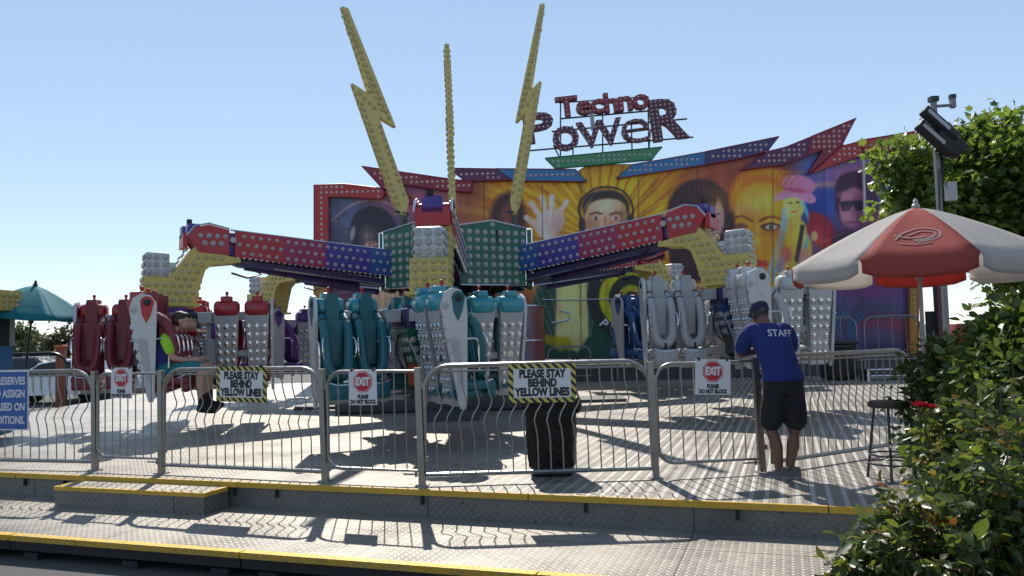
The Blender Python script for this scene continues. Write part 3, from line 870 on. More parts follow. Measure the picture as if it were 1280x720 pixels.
def make_gondola(body, shell, cap, back, hubc, skirt, badge, face, label, extra=False, name='gondola'):
    g = empty(name); tag(g, label, 'ride car', 'four armed seat clusters under the ride arms')
    ZC = .86
    m_ = MB(); m_.rbox((0, 0, 1.80), (.74, .74, .30), .04); m_.lathe([(.30, 1.95), (.30, 2.0), (.2, 2.005)], seg=16); m_.box((0, -.30, 1.985), (.4, .12, .07), 1)
    for sx in (-.24, .22): m_.bulb((sx, -.37, 1.80), (0, -1, 0), .03, 2)
    m_.build('hub', [hubc, violet, dull_white], g)
    m_ = MB(); vs = []
    m_.lathe([(.24, 1.10), (.30, 1.12), (.54, 1.60), (.50, 1.66)], seg=4, M=Matrix.Rotation(R(45), 4, 'Z'))
    for k in range(4):
        Mk = Matrix.Rotation(R(90 * k), 4, 'Z')
        for j, z in enumerate((1.20, 1.34, 1.48)):
            hw = .21 + .06 * j + .01
            nb_ = 3 + j
            for i in range(nb_): m_.bulb((-hw + .06 + (2 * hw - .12) * i / (nb_ - 1), -(.215 + (z - 1.12) * .353) - .002, z), (0, -1, -.3), .048, 1, M=Mk)
    m_.build('hub_skirt', [skirt, bulb_clear], g)
    m_ = MB(); m_.lathe([(.16, .75), (.22, .80), (.24, 1.12)], seg=12)
    m_.box((0, 0, .70), (.5, .5, .08), 1)
    for k in range(4):
        a = R(90 * k + 45); m_.tube([(0, 0, .72), (.55 * math.cos(a), .55 * math.sin(a), .62)], .035, 8, 1)
    m_.build('hub_core', [orange if body is teal else dark_grey, dark_grey], g)
    m_ = MB()
    for k in range(12):
        a = R(30 * k + 9); r0 = .28
        m_.tube(smooth_pts([(r0 * math.cos(a), r0 * math.sin(a), 1.66), (.46 * math.cos(a + .1), .46 * math.sin(a + .1), 1.48), (.52 * math.cos(a + .3), .52 * math.sin(a + .3), 1.2 + .1 * (k % 3)), (.42 * math.cos(a + .5), .42 * math.sin(a + .5), 1.02), (.62 * math.cos(a + .6), .62 * math.sin(a + .6), 1.3)], 3), .013, 5, k % 2)
    m_.build('cables', [black, dull_white], g)
    for k in range(4):
        Mk = Matrix.Rotation(R(90 * k), 4, 'Z')          # row k=0 sits at -x and faces -y
        m_ = MB(); m_.rbox((-.80, .20, 1.86), (1.42, .17, .15), .02, axis='x'); m_.box((-.50, .10, 1.84), (.22, .5, .18))
        m_.box((-.92, .14, 1.2), (1.3, .06, .10)); m_.box((-.92, .08, .62), (1.25, .07, .07)); m_.box((-.55, .2, 1.2), (.07, .07, 1.3))
        m_.rbox((-.57, .06, 1.25), (.24, .3, .42), .03)
        bm_ = m_.build('row_beam', dull_white if body is not navy else grey, g); bm_.matrix_local = Mk
        xs_ = [-.86, -1.37] + ([-1.88] if (extra and k == 1) else [])
        for x in xs_:
            s_ = make_seat(g, body, shell, cap, back) if not SEATS.get(body.name + back.name + cap.name) else copy_tree(SEATS[body.name + back.name + cap.name], g)
            SEATS.setdefault(body.name + back.name + cap.name, s_)
            s_.matrix_local = Mk @ Matrix.Translation((x, 0, ZC)) @ Matrix.Diagonal((.86, 1, .98, 1))
        c_ = make_panel(g, 0, badge, face); c_.matrix_local = Mk @ Matrix.Translation((xs_[-1] - .25, 0, ZC))
    return g
SEATS = {}
def place(g, k, dz, rot, dx=0.0):
    a = R(-90 + 60 * k)
    g.location = (RC.x + HR * math.cos(a) + dx, RC.y + HR * math.sin(a), ZU + dz); g.rotation_euler = (0, 0, R(rot))
g_teal = make_gondola(teal, teal, aqua, dull_white, purple, green, teal, white, 'teal seat cluster under the front arm, nearest the camera'); place(g_teal, 0, .03, 28, -.16); g_teal.scale = (.92, .92, .92)
g_white = make_gondola(dull_white, white, white, white, purple, navy, white, white, 'white seat cluster under the right arm, behind the man in blue'); place(g_white, 1, .2, 3, .12)
g_blue = make_gondola(navy, navy, navy, dull_white, purple, navy, navy, dull_white, 'blue seat cluster at the back right, half hidden behind the white seats'); place(g_blue, 2, .1, 40)
g_pur = make_gondola(violet, violet, violet, dull_white, purple, violet, violet, dull_white, 'purple seat cluster at the back left, behind the red and teal seats'); place(g_pur, 4, 0, 30)
g_red = make_gondola(maroon, red, red, dull_white, purple, red, bright_red, white, 'dark red seat cluster with riders under the left arm', True); place(g_red, 5, .02, 15, .14)
# ------------------------------------------------------------------ painted backdrop
MY = 27.0
bd = empty('painted_backdrop', (4.0, MY, ZU)); tag(bd, 'wide airbrushed backdrop of faces behind the ride with a jagged bulb lit top edge', 'backdrop')
BI = Matrix.Translation((-4.0, -MY, -ZU))
def mp(p, q, dy=0.0):      # mural design units -> local point on the backdrop
    v = BI @ on_y(p, q, MY); return Vector((v.x, dy, v.z))
NP, NQ = 700, 262
pp, qq = np.meshgrid(np.linspace(396, 1146, NP), np.linspace(168, 449, NQ))
rng = np.random.default_rng(5)
def vnoise(sx, sy, seed, oct_=3):
    r_ = np.random.default_rng(seed); out = np.zeros_like(pp); amp = 1; tot = 0
    for o_ in range(oct_):
        g_ = r_.random((int(300 / sy) + 4, int(760 / sx) + 4))
        fx = (pp - 396) / sx; fy = (qq - 168) / sy
        ix = fx.astype(int); iy = fy.astype(int); tx = fx - ix; ty = fy - iy
        tx = tx * tx * (3 - 2 * tx); ty = ty * ty * (3 - 2 * ty)
        out += amp * ((g_[iy, ix] * (1 - tx) + g_[iy, ix + 1] * tx) * (1 - ty) + (g_[iy + 1, ix] * (1 - tx) + g_[iy + 1, ix + 1] * tx) * ty)
        tot += amp; amp *= .5; sx /= 2; sy /= 2
    return out / tot
IMG = np.zeros((NQ, NP, 3))
def sm(d, s): return np.clip(.5 - d / (2 * s), 0, 1)
def put(mask, c, a=1.0):
    global IMG
    m = (mask * a)[..., None]; IMG = IMG * (1 - m) + np.array(c, float)[None, None, :] * m
def ell(cx, cy, rx, ry, rot=0, soft=1.2):
    c, s_ = math.cos(R(rot)), math.sin(R(rot))
    x = (pp - cx) * c + (qq - cy) * s_; y = -(pp - cx) * s_ + (qq - cy) * c
    d = (np.sqrt((x / rx) ** 2 + (y / ry) ** 2) - 1) * min(rx, ry)
    return sm(d, soft)
def pol(pts, soft=1.0):
    d = np.full(pp.shape, 1e9); ins = np.zeros(pp.shape, bool); n = len(pts)
    for i in range(n):
        (x1, y1), (x2, y2) = pts[i - 1], pts[i]
        ex, ey = x2 - x1, y2 - y1; L = max(ex * ex + ey * ey, 1e-9)
        t_ = np.clip(((pp - x1) * ex + (qq - y1) * ey) / L, 0, 1)
        d = np.minimum(d, np.hypot(pp - x1 - t_ * ex, qq - y1 - t_ * ey))
        cr = ((y1 > qq) != (y2 > qq)) & (pp < (x2 - x1) * (qq - y1) / (ey if abs(ey) > 1e-9 else 1e-9) + x1)
        ins ^= cr
    return sm(np.where(ins, -d, d), soft)
def stroke(pts, w, soft=.7):
    d = np.full(pp.shape, 1e9)
    for i in range(1, len(pts)):
        (x1, y1), (x2, y2) = pts[i - 1], pts[i]; ex, ey = x2 - x1, y2 - y1; L = max(ex * ex + ey * ey, 1e-9)
        t_ = np.clip(((pp - x1) * ex + (qq - y1) * ey) / L, 0, 1)
        d = np.minimum(d, np.hypot(pp - x1 - t_ * ex, qq - y1 - t_ * ey))
    return sm(d - w / 2, soft)
def curve(pts, n=6):
    return [(p.x, p.y) for p in smooth_pts([(a, b_, 0) for a, b_ in pts], n)]
N1, N2, N3 = vnoise(60, 60, 1), vnoise(22, 22, 2), vnoise(9, 60, 3)
# grounds
IMG[:] = (92, 52, 62)
put(sm(pp - 560, 40), (66, 68, 92)); put(sm(pp - 470, 30) * (N2 > .5), (96, 104, 132), .35)
put(ell(520, 252, 50, 26, 10, 18), (140, 82, 104), .9)
put(ell(745, 290, 175, 120, 0, 45), (158, 92, 54)); put(ell(760, 275, 120, 100, 0, 40), (186, 142, 66)); put(ell(800, 240, 60, 40, 0, 24), (206, 158, 62), .8); put(ell(640, 243, 26, 16, 0, 10), (200, 150, 60))
angm = np.arctan2(qq - 300, pp - 752)
rays = (np.sin(angm * 37 + N1 * 9) + np.sin(angm * 83 + N2 * 4) * .7) * (.35 + 1.1 * N1)
put(np.clip(rays, 0, 1) * ell(752, 290, 190, 130, 0, 70), (126, 62, 44), .5)
put(np.clip(-rays, 0, 1) * ell(752, 290, 150, 110, 0, 60), (222, 182, 96), .45)
put(ell(905, 222, 70, 22, -10, 12), (150, 74, 60), .8)
put(sm(1000 - pp, 22), (78, 84, 128)); put(ell(1030, 232, 30, 40, 0, 14), (74, 100, 158), .8); put(ell(1120, 225, 40, 34, 0, 14), (86, 118, 160)); put(ell(1060, 215, 40, 14, -14, 10), (164, 104, 138), .8)
put(ell(1080, 330, 80, 50, 0, 20), (92, 44, 84)); put(ell(1110, 300, 40, 40, 0, 16), (132, 64, 72)); put(ell(1020, 262, 16, 34, 20, 10), (34, 44, 110), .8)
put(stroke(curve([(1000, 236), (1040, 230), (1110, 240), (1146, 246)]), 6, 3), (206, 150, 120), .6)
put(sm(385 - qq, 18), (38, 46, 62), .82); put(sm(408 - qq, 16) * sm(900 - pp, 20), (50, 34, 72), .8)
put(sm(390 - qq, 14) * sm(640 - pp, 20) * sm(pp - 900, 20) * (N2 > .45), (30, 62, 66), .6)
put(ell(1100, 410, 50, 16, 0, 8), (140, 50, 70), .7); put(ell(1075, 420, 60, 12, 0, 8), (60, 84, 120), .6); put(ell(740, 418, 60, 7, 0, 5), (60, 90, 150), .8); put(ell(720, 432, 70, 8, 0, 5), (96, 44, 40), .7)
for k in range(26):
    x = 640 + k * 20 + (k * 37 % 11); put(stroke([(x, 392), (x + 2, 446)], 5, 3), [(30, 40, 50), (84, 44, 60), (44, 66, 84)][k % 3], .35)
for k in range(60):
    x, y = rng.uniform(412, 560), rng.uniform(245, 330); put(ell(x, y, 1.3, 1.8, 0, .8), (170, 140, 70), .6)
# left: young woman in profile with a dark bob
put(stroke(curve([(415, 275), (440, 256), (470, 250), (505, 262)]), 2, 1.5), (190, 150, 150), .7)
put(pol(curve([(452, 318), (470, 322), (494, 318), (505, 345), (512, 448), (440, 448), (448, 350)]), 2), (186, 154, 130)); put(pol([(412, 350), (440, 340), (452, 360), (450, 448), (412, 448)], 4), (72, 44, 58))
put(ell(466, 302, 20, 22, 0, 1.5), (196, 152, 132)); put(pol(curve([(440, 300), (441, 272), (462, 258), (486, 266), (496, 290), (497, 312), (488, 316), (478, 306), (466, 302), (456, 305), (450, 318), (442, 316)]), 1.5), (26, 26, 38))
put(stroke([(462, 305), (474, 301), (480, 306)], 1.6), (52, 34, 36)); put(ell(470, 309, 4, 2.4, 0, 1), (70, 44, 40)); put(stroke([(464, 322), (472, 321)], 1.8), (150, 70, 70)); put(stroke(curve([(478, 322), (484, 346), (470, 356), (458, 350)]), 3), (50, 34, 36))
for k in range(4): put(stroke([(416, 352 + k * 8), (440, 348 + k * 8)], 1), (150, 140, 150), .5)
put(ell(441, 292, 3, 9, 10, 1), (150, 150, 156))
# dark figure beside the hand
put(pol(curve([(612, 268), (622, 246), (640, 240), (654, 252), (658, 280), (650, 300), (610, 300)]), 4), (54, 30, 36))
put(ell(636, 268, 10, 14, 0, 3), (112, 66, 60))
# centre: man with headphones, raised hand, green jersey
put(pol(curve([(664, 448), (668, 372), (690, 340), (722, 326), (800, 322), (836, 340), (850, 400), (850, 448)]), 3), (24, 58, 46))
put(pol([(696, 348), (734, 350), (736, 420), (722, 440), (694, 430)], 2), (186, 176, 126)); put(pol([(700, 350), (730, 350), (726, 400), (706, 405)], 5), (214, 202, 140), .8)
for k in range(9): put(stroke([(648 + k * 13, 312 + (k * 7 % 9)), (690 + k * 6, 420)], 1.2, 1), (214, 200, 190), .4)
put(ell(672, 325, 26, 14, 0, 5), (176, 110, 110), .8)
HX, HY = 685, 274
put(pol(curve([(672, 268), (698, 262), (706, 276), (698, 292), (690, 300), (676, 296), (668, 282)]), 1.5), (206, 178, 170))
for a, b_, w in (((676, 272), (664, 254), 7), ((683, 268), (677, 246), 7), ((690, 266), (690, 246), 7), ((698, 268), (708, 252), 6.5), ((672, 284), (658, 272), 7)): put(stroke([a, b_], w, 1), (206, 178, 170))
for a, b_ in (((684, 280), (682, 260)), ((691, 280), (692, 258)), ((678, 290), (696, 282))): put(stroke([a, b_], 1, 1), (160, 116, 110), .6)
put(pol([(738, 300), (778, 300), (784, 334), (760, 350), (734, 336)], 2), (176, 126, 96))
put(ell(757, 276, 27, 36, 0, 1.5), (204, 166, 140)); put(ell(768, 286, 14, 22, 0, 8), (176, 130, 106), .7)
put(pol(curve([(730, 270), (728, 254), (738, 242), (757, 237), (775, 241), (786, 254), (785, 272), (781, 256), (768, 249), (748, 250), (736, 256)]), 1.2), (34, 24, 22))
put(stroke(curve([(728, 282), (724, 256), (740, 238), (760, 234), (780, 240), (791, 260), (788, 284)]), 2.6, .8), (24, 24, 30)); put(ell(728, 282, 4.5, 10, 0, 1), (20, 20, 26)); put(ell(788, 278, 4.5, 10, 0, 1), (20, 20, 26)); put(stroke(curve([(730, 262), (744, 242), (760, 238)]), 1, .6), (150, 160, 180), .6)
for ex in (745, 770):
    put(stroke([(ex - 7, 268), (ex, 265.5), (ex + 7, 267)], 2.4, .8), (52, 34, 30)); put(ell(ex, 273, 5, 2.2, 0, .8), (226, 214, 206)); put(ell(ex, 273, 2.1, 2.2, 0, .6), (34, 40, 44))
put(stroke([(757, 272), (754, 288), (760, 290)], 1.4, 1), (150, 100, 84)); put(stroke(curve([(746, 299), (757, 297), (769, 300)]), 2.4, .8), (160, 80, 76)); put(ell(757, 306, 20, 6, 0, 4), (150, 108, 92), .5)
# round emblem on the jersey
put(ell(789, 372, 55, 55, 0, 1.5), (24, 30, 30)); put(ell(789, 372, 40, 40, 0, 1.2), (176, 168, 46)); put(ell(789, 372, 28, 28, 0, 1.2), (26, 28, 26)); put(ell(789, 372, 16, 16, 0, 1), (150, 146, 46)); put(ell(789, 372, 8, 8, 0, 1), (24, 26, 24))
put(pol([(675, 415), (690, 420), (712, 422), (716, 436), (700, 440), (690, 432), (676, 428)], 2), (150, 140, 40), .8)
# right: dark haired woman, big blonde face, cowgirl, man in sunglasses
put(pol(curve([(834, 300), (836, 252), (856, 228), (886, 225), (910, 244), (918, 280), (916, 330), (900, 350), (840, 350)]), 2.5), (46, 24, 28))
put(ell(885, 276, 20, 32, 8, 2), (206, 158, 142)); put(pol(curve([(866, 250), (884, 240), (896, 246), (892, 262), (880, 268), (868, 280), (858, 300), (856, 270)]), 2), (40, 22, 26))
put(ell(893, 276, 5, 2.4, 10, .8), (50, 40, 44)); put(stroke([(886, 269), (900, 267)], 1.6), (50, 28, 30)); put(ell(886, 300, 6, 2.5, 0, 1), (160, 60, 60))
put(pol(curve([(912, 262), (920, 226), (948, 208), (978, 214), (996, 236), (992, 270)]), 5), (196, 112, 52)); put(stroke(curve([(914, 250), (930, 222), (965, 215), (985, 235)]), 5, 3), (226, 150, 70), .7)
put(pol(curve([(922, 300), (920, 256), (936, 232), (968, 230), (990, 250), (996, 300), (984, 350), (950, 372), (930, 352)]), 2.5), (206, 146, 76)); put(ell(945, 258, 24, 24, 0, 10), (216, 162, 90), .7)
put(stroke([(918, 272), (928, 270), (940, 276)], 3, 1), (110, 58, 30)); put(stroke(curve([(950, 276), (964, 271), (982, 276)]), 3.2, 1), (116, 60, 30))
put(ell(927, 283, 8, 4, 0, 1), (80, 52, 40)); put(ell(964, 284, 12, 5.2, 0, 1.2), (90, 56, 44)); put(ell(964, 284, 7, 3, 0, .8), (196, 190, 180)); put(ell(964, 284, 3, 3.2, 0, .6), (40, 50, 60)); put(stroke([(951, 283), (964, 278.5), (978, 283)], 1.8), (34, 22, 22))
put(stroke([(944, 280), (940, 308), (948, 312)], 2, 1.5), (170, 104, 54)); put(ell(950, 330, 13, 5, 0, 1.2), (176, 62, 56)); put(stroke([(940, 257), (960, 255), (976, 258)], 1, 1), (226, 176, 110), .6)
put(pol(curve([(966, 360), (972, 300), (986, 282), (1002, 276), (1014, 300), (1016, 360)]), 2), (204, 186, 98))
put(ell(992, 256, 13, 17, -14, 1.2), (210, 186, 118)); put(pol([(984, 268), (1000, 268), (1004, 286), (984, 288)], 1.5), (196, 168, 96))
for pts in (((1003, 252), (1012, 280), (1006, 310)), ((980, 262), (976, 292), (964, 330), (958, 356)), ((984, 270), (978, 300), (966, 350))): put(stroke(curve(pts), 4, 1.5), (104, 176, 196))
put(ell(998, 231, 21, 12, 10, 1.2), (214, 130, 156)); put(pol(curve([(966, 252), (972, 242), (990, 236), (1012, 240), (1020, 250), (1012, 254), (992, 246)]), 1.2), (222, 144, 168)); put(ell(996, 238, 15, 3, 8, 1), (170, 90, 120))
put(ell(988, 254, 2.6, 1.4, 0, .6), (40, 34, 40)); put(ell(997, 253, 2.6, 1.4, 0, .6), (40, 34, 40)); put(ell(992, 265, 4, 1.4, -8, .7), (170, 60, 76)); put(stroke([(992, 255), (991, 261)], 1), (150, 120, 70))
put(pol([(1001, 280), (1006, 282), (998, 330), (993, 326)], 1), (22, 24, 34)); put(ell(982, 318, 7, 10, 0, 1.5), (196, 96, 120)); put(ell(976, 330, 5, 12, 10, 2), (110, 130, 180)); put(ell(1006, 330, 8, 18, 0, 3), (196, 150, 160), .8)
put(pol(curve([(1012, 264), (1034, 272), (1046, 300), (1038, 320), (1016, 300), (1008, 290)]), 2), (136, 34, 52)); put(ell(1024, 292, 12, 12, 0, 5), (184, 74, 84), .6); put(ell(1018, 295, 4, 6, 0, 1), (206, 170, 130))
put(pol(curve([(1040, 296), (1060, 284), (1100, 282), (1124, 300), (1124, 340), (1040, 340)]), 3), (46, 22, 48)); put(pol(curve([(1044, 262), (1046, 226), (1066, 214), (1090, 220), (1098, 250), (1094, 280), (1080, 290), (1054, 282)]), 2), (58, 28, 56))
put(ell(1066, 260, 17, 26, 4, 1.6), (168, 116, 134)); put(ell(1076, 264, 9, 22, 0, 5), (104, 58, 92), .8); put(pol([(1050, 252), (1082, 250), (1080, 262), (1070, 264), (1066, 256), (1062, 264), (1052, 264)], 1), (36, 18, 40)); put(stroke([(1058, 278), (1074, 277)], 2.2, 1), (110, 50, 70)); put(stroke([(1066, 262), (1064, 272)], 1.4, 1), (130, 80, 104)); put(ell(1056, 244, 8, 5, 0, 3), (200, 140, 156), .7)
put(ell(1118, 250, 16, 8, 0, 2), (180, 150, 90), .7); put(ell(1118, 250, 6, 6, 0, 1), (60, 80, 96), .8)
# painted letters low on the right (loops seen behind the fence)
for pts in (((1022, 398), (1040, 392), (1048, 402), (1040, 414), (1024, 418), (1022, 398)), ((1056, 392), (1066, 404), (1078, 392)), ((1066, 404), (1064, 418))): put(stroke(curve(pts), 6, 1), (52, 100, 132)); put(stroke(curve(pts), 3, .6), (36, 56, 90))
# airbrushed modelling: cheeks, brows, jaw shadows, hair strands, light flares
for (x, y, rx, ry, c, a) in ((744, 288, 8, 12, (168, 116, 92), .6), (772, 286, 8, 14, (150, 100, 80), .6), (757, 258, 16, 7, (232, 204, 180), .5), (752, 284, 3, 8, (236, 208, 184), .5), (757, 314, 16, 8, (120, 78, 64), .6), (735, 280, 5, 20, (150, 104, 84), .5), (780, 284, 5, 22, (120, 76, 62), .6),
        (936, 300, 10, 24, (176, 112, 58), .55), (978, 306, 12, 26, (160, 96, 52), .55), (948, 250, 18, 10, (232, 188, 120), .5), (946, 300, 4, 14, (232, 190, 130), .5), (966, 318, 18, 12, (190, 122, 68), .4), (964, 292, 14, 4, (150, 92, 60), .5), (928, 290, 9, 4, (150, 92, 60), .5), (950, 345, 20, 8, (150, 90, 48), .5),
        (880, 290, 8, 20, (176, 122, 110), .5), (892, 262, 8, 6, (230, 190, 176), .5), (460, 296, 8, 10, (226, 186, 166), .5), (474, 314, 10, 8, (150, 108, 96), .5), (1060, 268, 6, 10, (206, 150, 160), .5), (1064, 286, 14, 6, (90, 50, 80), .5), (986, 262, 5, 8, (232, 214, 150), .6), (998, 262, 5, 10, (176, 150, 90), .5), (682, 284, 8, 10, (226, 206, 200), .6), (696, 290, 7, 12, (160, 124, 120), .5)):
    put(ell(x, y, rx, ry, 0, min(rx, ry) * .9), c, a)
for k in range(26):
    u = k / 25; put(stroke(curve([(842 + 66 * u, 244 - 14 * math.sin(u * 3.1)), (838 + 76 * u, 285), (842 + 74 * u, 335)]), .8, .6), ((86, 50, 44), (30, 16, 20))[k % 2], .5)
    put(stroke(curve([(914 + 74 * u, 236 - 18 * math.sin(u * 3.1)), (916 + 76 * u, 226 - 14 * math.sin(u * 3.1)), (930 + 76 * u, 214)]), 1.0, .7), ((240, 180, 96), (150, 78, 36))[k % 2], .5)
    put(stroke(curve([(730 + 54 * u, 254 - 9 * math.sin(u * 3.1)), (732 + 50 * u, 246 - 7 * math.sin(u * 3.1)), (738 + 42 * u, 242)]), .7, .5), ((70, 52, 48), (18, 14, 16))[k % 2], .5)
    put(stroke(curve([(444 + 50 * u, 272 - 10 * math.sin(u * 3.1)), (442 + 54 * u, 290), (444 + 54 * u, 310)]), .8, .6), ((64, 66, 88), (14, 14, 22))[k % 2], .4)
for k in range(40):
    x, y = rng.uniform(600, 1130), rng.uniform(215, 440); L = rng.uniform(10, 44); a = rng.uniform(0, 6.28)
    put(stroke([(x, y), (x + L * math.cos(a), y + L * math.sin(a) * .6)], 1.2, 1.6), [(236, 208, 150), (120, 60, 90), (90, 120, 170), (210, 110, 70)][k % 4], .28)
for k in range(14):
    x, y = rng.uniform(560, 1130), rng.uniform(230, 420); put(ell(x, y, rng.uniform(8, 22), rng.uniform(6, 14), 30, 7), [(226, 170, 90), (150, 50, 60), (70, 50, 110)][k % 3], .22)
# airbrush grain, rain streaks, fading, panel joints
NS = vnoise(3.2, 70, 9); IMG *= (1 - .22 * np.clip((NS - .55) * 4, 0, 1) * np.clip((qq - 215) / 120, 0, 1))[..., None]
IMG = IMG * (.93) + 10 * N1[..., None]
IMG *= (0.86 + .28 * N2)[..., None]; IMG *= (0.9 + .2 * N3)[..., None]
for x in (462, 531, 605, 678, 726, 798, 871, 966, 1030): put(sm(np.abs(pp - x) - .5, .6), (30, 26, 30), .75)
IMG = np.clip(IMG, 4, 245) / 255.0
lin = np.where(IMG <= .04045, IMG / 12.92, ((IMG + .055) / 1.055) ** 2.4)
lum = lin.mean(-1, keepdims=True); lin = np.clip(lum + (lin - lum) * 1.32, .002, 1) * 1.7
lin = np.clip(lin, .003, .85)
# outline of the painted board
OUT = [(396, 449), (396, 236), (432, 233), (484, 239), (478, 236), (470, 226), (500, 222), (557, 230), (585, 222), (640, 216), (719, 216), (735, 205), (800, 205), (880, 197), (925, 190), (985, 190), (1036, 176), (1060, 182), (1077, 182), (1143, 172), (1143, 449)]
inside = np.zeros(pp.shape, bool)
for i in range(len(OUT)):
    (x1, y1), (x2, y2) = OUT[i - 1], OUT[i]
    inside ^= ((y1 > qq) != (y2 > qq)) & (pp < (x2 - x1) * (qq - y1) / ((y2 - y1) or 1e-9) + x1)
Rm = np.array(CAM_M.to_3x3())
dirs = np.stack([(pp - 640) / F, -(qq - 360) / F, -np.ones_like(pp)], -1) @ Rm.T
P3 = dirs * (MY / dirs[..., 1:2]); P3[..., 2] += CAMZ
P3 = P3 - np.array([4.0, MY, ZU]); P3[..., 1] = -.002
idx = np.arange(NP * NQ).reshape(NQ, NP)
q4 = inside[:-1, :-1] & inside[1:, :-1] & inside[:-1, 1:] & inside[1:, 1:]
faces = np.stack([idx[1:, :-1], idx[1:, 1:], idx[:-1, 1:], idx[:-1, :-1]], -1)[q4]
used = np.unique(faces); remap = np.zeros(NP * NQ, int); remap[used] = np.arange(len(used))
me = bpy.data.meshes.new('mural')
me.from_pydata(P3.reshape(-1, 3)[used].tolist(), [], remap[faces].tolist())
ca = me.color_attributes.new('artwork', 'FLOAT_COLOR', 'POINT')
ca.data.foreach_set('color', np.concatenate([lin.reshape(-1, 3)[used], np.ones((len(used), 1))], 1).astype(np.float32).ravel())
t = NT('airbrushed mural'); at = t.n('ShaderNodeVertexColor', layer_name='artwork'); co = t.coord()
MG = t.n('ShaderNodeMix', data_type='RGBA', blend_type='MULTIPLY'); MG.inputs[0].default_value = 1.0
t.set(MG.inputs[6], at.outputs[0]); t.set(MG.inputs[7], t.mix(t.noise(.7, 5, co, .6), (.80, .80, .80, 1), (1.0, 1.0, 1.0, 1)))
t.set(t.b.inputs['Base Color'], MG.outputs[2]); t.b.inputs['Roughness'].default_value = .42
me.materials.append(t.m)
link(bpy.data.objects.new('mural', me), bd)
m_ = MB(); m_.prism([(mp(*p).x, mp(*p).z) for p in OUT], .004, .14)
zb_ = mp(770, 449).z
x0_, x1_ = mp(396, 449).x, mp(1143, 449).x
m_.box(((x0_ + x1_) / 2, .2, zb_ - .12), (x1_ - x0_, .3, .2)); 
for k in range(12): m_.box((x0_ + (x1_ - x0_) * (k + .5) / 12, .6, zb_ / 2 - .1), (.12, .9, max(.1, zb_ - .2)))
for k in range(8):
    xx = x0_ + (x1_ - x0_) * (k + .5) / 8; m_.tube([(xx, .1, 4.2), (xx, 2.4, .1)], .05, 6); m_.tube([(xx, .15, .1), (xx, .15, 4.6)], .05, 6)
m_.build('backing_frame', dark_grey, bd, 0)
def border(poly, mat, step=.175, name='bulb_border', bulb=None, r=.045, th=.16):
    q = [(mp(*p).x, mp(*p).z) for p in poly]
    m_ = MB(); m_.prism(q, -th, -.012)
    for (x, z) in spots(q, step, step * .55): m_.bulb((x, -th, z), (0, -1, 0), r, 1, seg=6)
    m_.tube([(x, -th, z) for x, z in q], .02, 5, 2, closed=True)
    return m_.build(name, [mat, bulb or bulb_rose, dark_red if mat is not bright_green else green], bd)
border([(394, 232), (432, 231), (484, 237), (478, 250), (430, 247), (412, 247), (412, 330), (394, 330)], sign_red)
border([(394, 330), (412, 330), (412, 449), (394, 449)], paint('border amber paint', (.42, .20, .03), .45), bulb=bulb_amber)
border([(453, 209), (557, 224), (590, 228), (590, 241), (557, 239), (500, 231), (523, 256), (490, 251), (478, 236)], dark_red)
border([(577, 224), (560, 211), (620, 212), (640, 226), (585, 227)], sign_purple)
border([(620, 212), (719, 213), (733, 228), (640, 227)], sign_blue)
border([(681, 199), (827, 185), (814, 201), (694, 212)], bright_green, bulb=bulb_clear)
border([(770, 224), (789, 207), (880, 191), (880, 207)], sign_blue)
border([(880, 191), (972, 172), (958, 190), (925, 199), (880, 207)], paint('border indigo paint', (.06, .04, .16), .45))
border([(925, 213), (960, 190), (980, 185), (1012, 172), (1008, 196), (975, 207)], sign_purple)
border([(1012, 172), (1068, 149), (1050, 183), (1007, 220), (1026, 189), (1008, 196)], dark_red)
border([(1012, 218), (1050, 184), (1075, 177), (1075, 195), (1042, 207)], sign_red)
border([(1077, 176), (1145, 165), (1145, 187), (1077, 193)], sign_red)
border([(1134, 187), (1145, 187), (1145, 449), (1134, 449)], paint('border amber paint', (.42, .20, .03), .45), bulb=bulb_amber)
m_ = MB(); m_.tube([mp(1076, 194, -.2), mp(1078, 279, -.2)], .045, 8); m_.build('white_pole', white, bd)  # plain white pole in front of the painted board, not a lamp
m_ = MB(); m_.tube([mp(678, 375, -.06), mp(780, 374, -.06)], .02, 6); m_.tube([mp(690, 404, -.06), mp(710, 400, -.2), mp(712, 392, -.2), mp(700, 388, -.1)], .03, 6); m_.build('hand_rail', chrome, bd)
# lettering round the emblem
c0 = mp(789, 372); k_ = MY / F
for word, a0, a1, flip in (('TECHNO', 147, 40, 1), ('POWER', 222, 318, -1)):
    for i, ch in enumerate(word):
        a = a0 + (a1 - a0) * i / (len(word) - 1)
        p = c0 + Vector((math.cos(R(a)), 0, math.sin(R(a)))) * 47.5 * k_
        rot = a - 90 if flip == 1 else a + 90
        text_obj('emblem_letter', ch, .42, sign_white, Matrix.Translation((p.x, -.008, p.z)) @ Matrix.Rotation(R(-rot), 4, 'Y') @ Matrix.Rotation(R(90), 4, 'X'), bd, bold=.012, extrude=.002)

